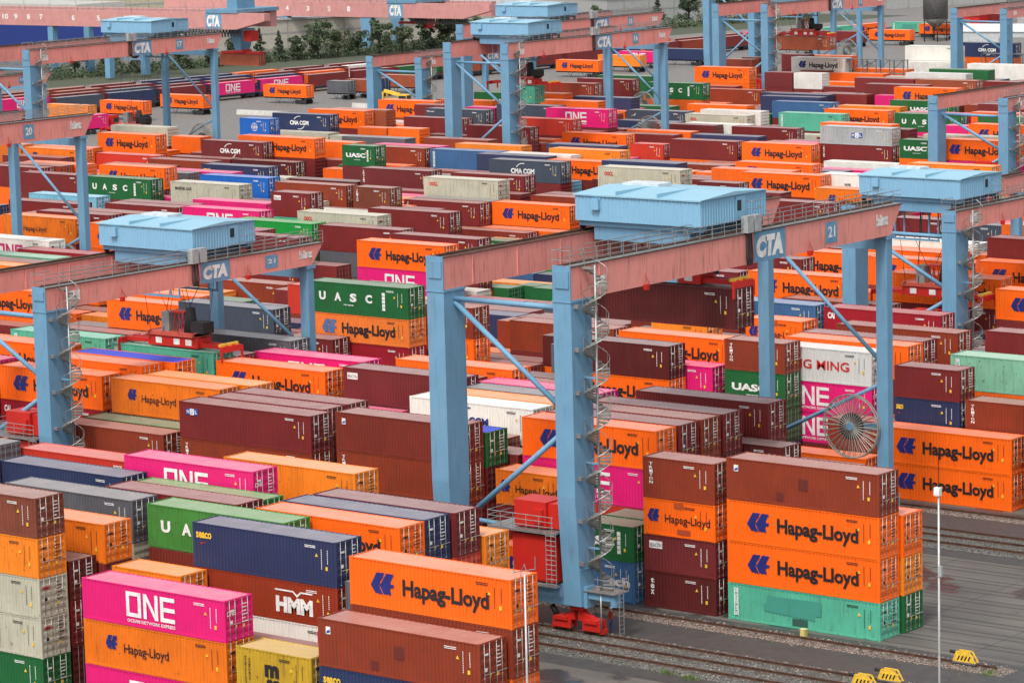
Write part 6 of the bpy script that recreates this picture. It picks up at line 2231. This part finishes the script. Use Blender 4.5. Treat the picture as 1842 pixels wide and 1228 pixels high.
# pink rail portal cranes
def rail_crane(y, x0, x1, zg, gh, legs, nums, cta, label, mastx=None):
    t = empty('rail_crane', ((x0+x1)/2, y, 0)); tag(t, label, 'rail crane'); cx_ = (x0+x1)/2; a, b = x0-cx_, x1-cx_
    g = MB().hexa([(a, -1, zg), (b-9, -1, zg), (b-9, 1, zg), (a, 1, zg)], [(a, -1, zg+gh), (b-9, -1, zg+gh), (b-9, 1, zg+gh), (a, 1, zg+gh)]); g.hexa([(b-9, -1, zg), (b, -1, zg+gh*.55), (b, 1, zg+gh*.55), (b-9, 1, zg)], [(b-9, -1, zg+gh), (b, -1, zg+gh), (b, 1, zg+gh), (b-9, 1, zg+gh)])
    g.box(a, b-9, 11, 13, zg, zg+gh); gd = g.obj('girder', CPINK2, t)
    r = MB()
    for yy_ in (-1.0,):
        for z in (.5, 1.1): r.box(a, b, yy_-.03, yy_+.03, zg+gh+z, zg+gh+z+.05)
        q = a
        while q < b: r.box(q, q+.06, yy_-.03, yy_+.03, zg+gh, zg+gh+1.1); q += 2
    q = a+4
    while q < b-8: r.tube((q, -1.1, zg+gh), (q, -1.6, zg+gh+2.4), .06, 4); q += 9
    r.obj('railing', STEEL, t)
    F = lambda u, v: (u, -1.03, v)
    tx_ = MB()
    for n, u in nums: put_text(tx_, F, n, u-cx_, u-cx_+1.3*len(n)*.8, zg+gh*.38, v1=zg+gh*.72, bold=.03)
    if tx_.f: tx_.obj('lettering', WHITE, gd)
    sg = MB(); put_rect(sg, F, cta-cx_, cta-cx_+5, zg+.1, zg+gh-.1); sp = sg.obj('sign_plate', CBLUE2, t)
    s2 = MB(); put_text(s2, lambda u, v: (u, -1.06, v), 'CTA', cta-cx_+.4, cta-cx_+4.5, zg+.5, v1=zg+gh-.5, bold=.07, shear=.12); s2.obj('lettering', WHITE, sp)
    for lx, w0, w1 in legs:
        l_ = MB()
        for yy_ in (0, 12): l_.hexa([(lx-cx_-w1, yy_-.8, .5), (lx-cx_+w1, yy_-.8, .5), (lx-cx_+w1, yy_+.8, .5), (lx-cx_-w1, yy_+.8, .5)], [(lx-cx_-w0, yy_-.8, zg), (lx-cx_+w0, yy_-.8, zg), (lx-cx_+w0, yy_+.8, zg), (lx-cx_-w0, yy_+.8, zg)])
        l_.obj('leg', CBLUE, t)
    if mastx is not None:
        mx = mastx-cx_; m_ = MB().hexa([(mx-.9, 4, 7.5), (mx+.9, 4, 7.5), (mx+.9, 7, 7.5), (mx-.9, 7, 7.5)], [(mx-2, 3, zg-.2), (mx+2, 3, zg-.2), (mx+2, 8, zg-.2), (mx-2, 8, zg-.2)]).box(mx-5, mx+5, -1.2, 13, zg+gh, zg+gh+.8).box(mx-1.6, mx+1.6, 2.5, 8.5, zg+gh+.8, zg+gh+3.0); m_.obj('trolley_mast', paint('mast_blue', (.12, .26, .38), .3, .2), t)
        MB().box(mx-6, mx+6, 4.6, 6.4, 6.6, 7.2).box(mx-1.5, mx+1.5, 4, 7, 7.0, 7.6).obj('spreader', CRED, t); MB().box(mx+4.2, mx+6.6, 1.5, 4, zg-2.8, zg-.4).obj('operator_cab', CRED, t)
    c = MB(); q = b-8
    while q > b-26: c.path([(q, -.2, zg-.1), (q-.35, -.2, zg-1.7), (q-.8, -.2, zg-.1)], .16, 5); q -= .95
    c.obj('festoon_cable', RUBBER, t)
rail_crane(546.0, -601.9, -501.7, 12.59, 3.74, [(-552.9, 1.0, .8), (-571.8, .9, .8)], [('10', -588.0), ('9', -588.0+4.2), ('8', -588.0+8.6), ('7', -588.0+13), ('6', -588.0+24), ('5', -588.0+32.5), ('4', -588.0+41)], -520.1, 'nearer pink rail crane spanning the yard tracks at upper left', mastx=-514.9)
rail_crane(655.0, -639.7, -523.4, 8.56, 3.86, [(-594.6, .9, .8), (-565.8, 1.9, 1.1)], [('4', -594.0), ('3', -594.0+7.5), ('2', -594.0+15), ('1', -594.0+22)], -557.6, 'farther pink rail crane along the top edge, left of centre', mastx=-553.0)
container('BRt', 4, 2.6, (-514.9, 546.0+5.5, 3.95), 'brick-red container held by the nearer pink rail crane at upper left', None, 0, 0)
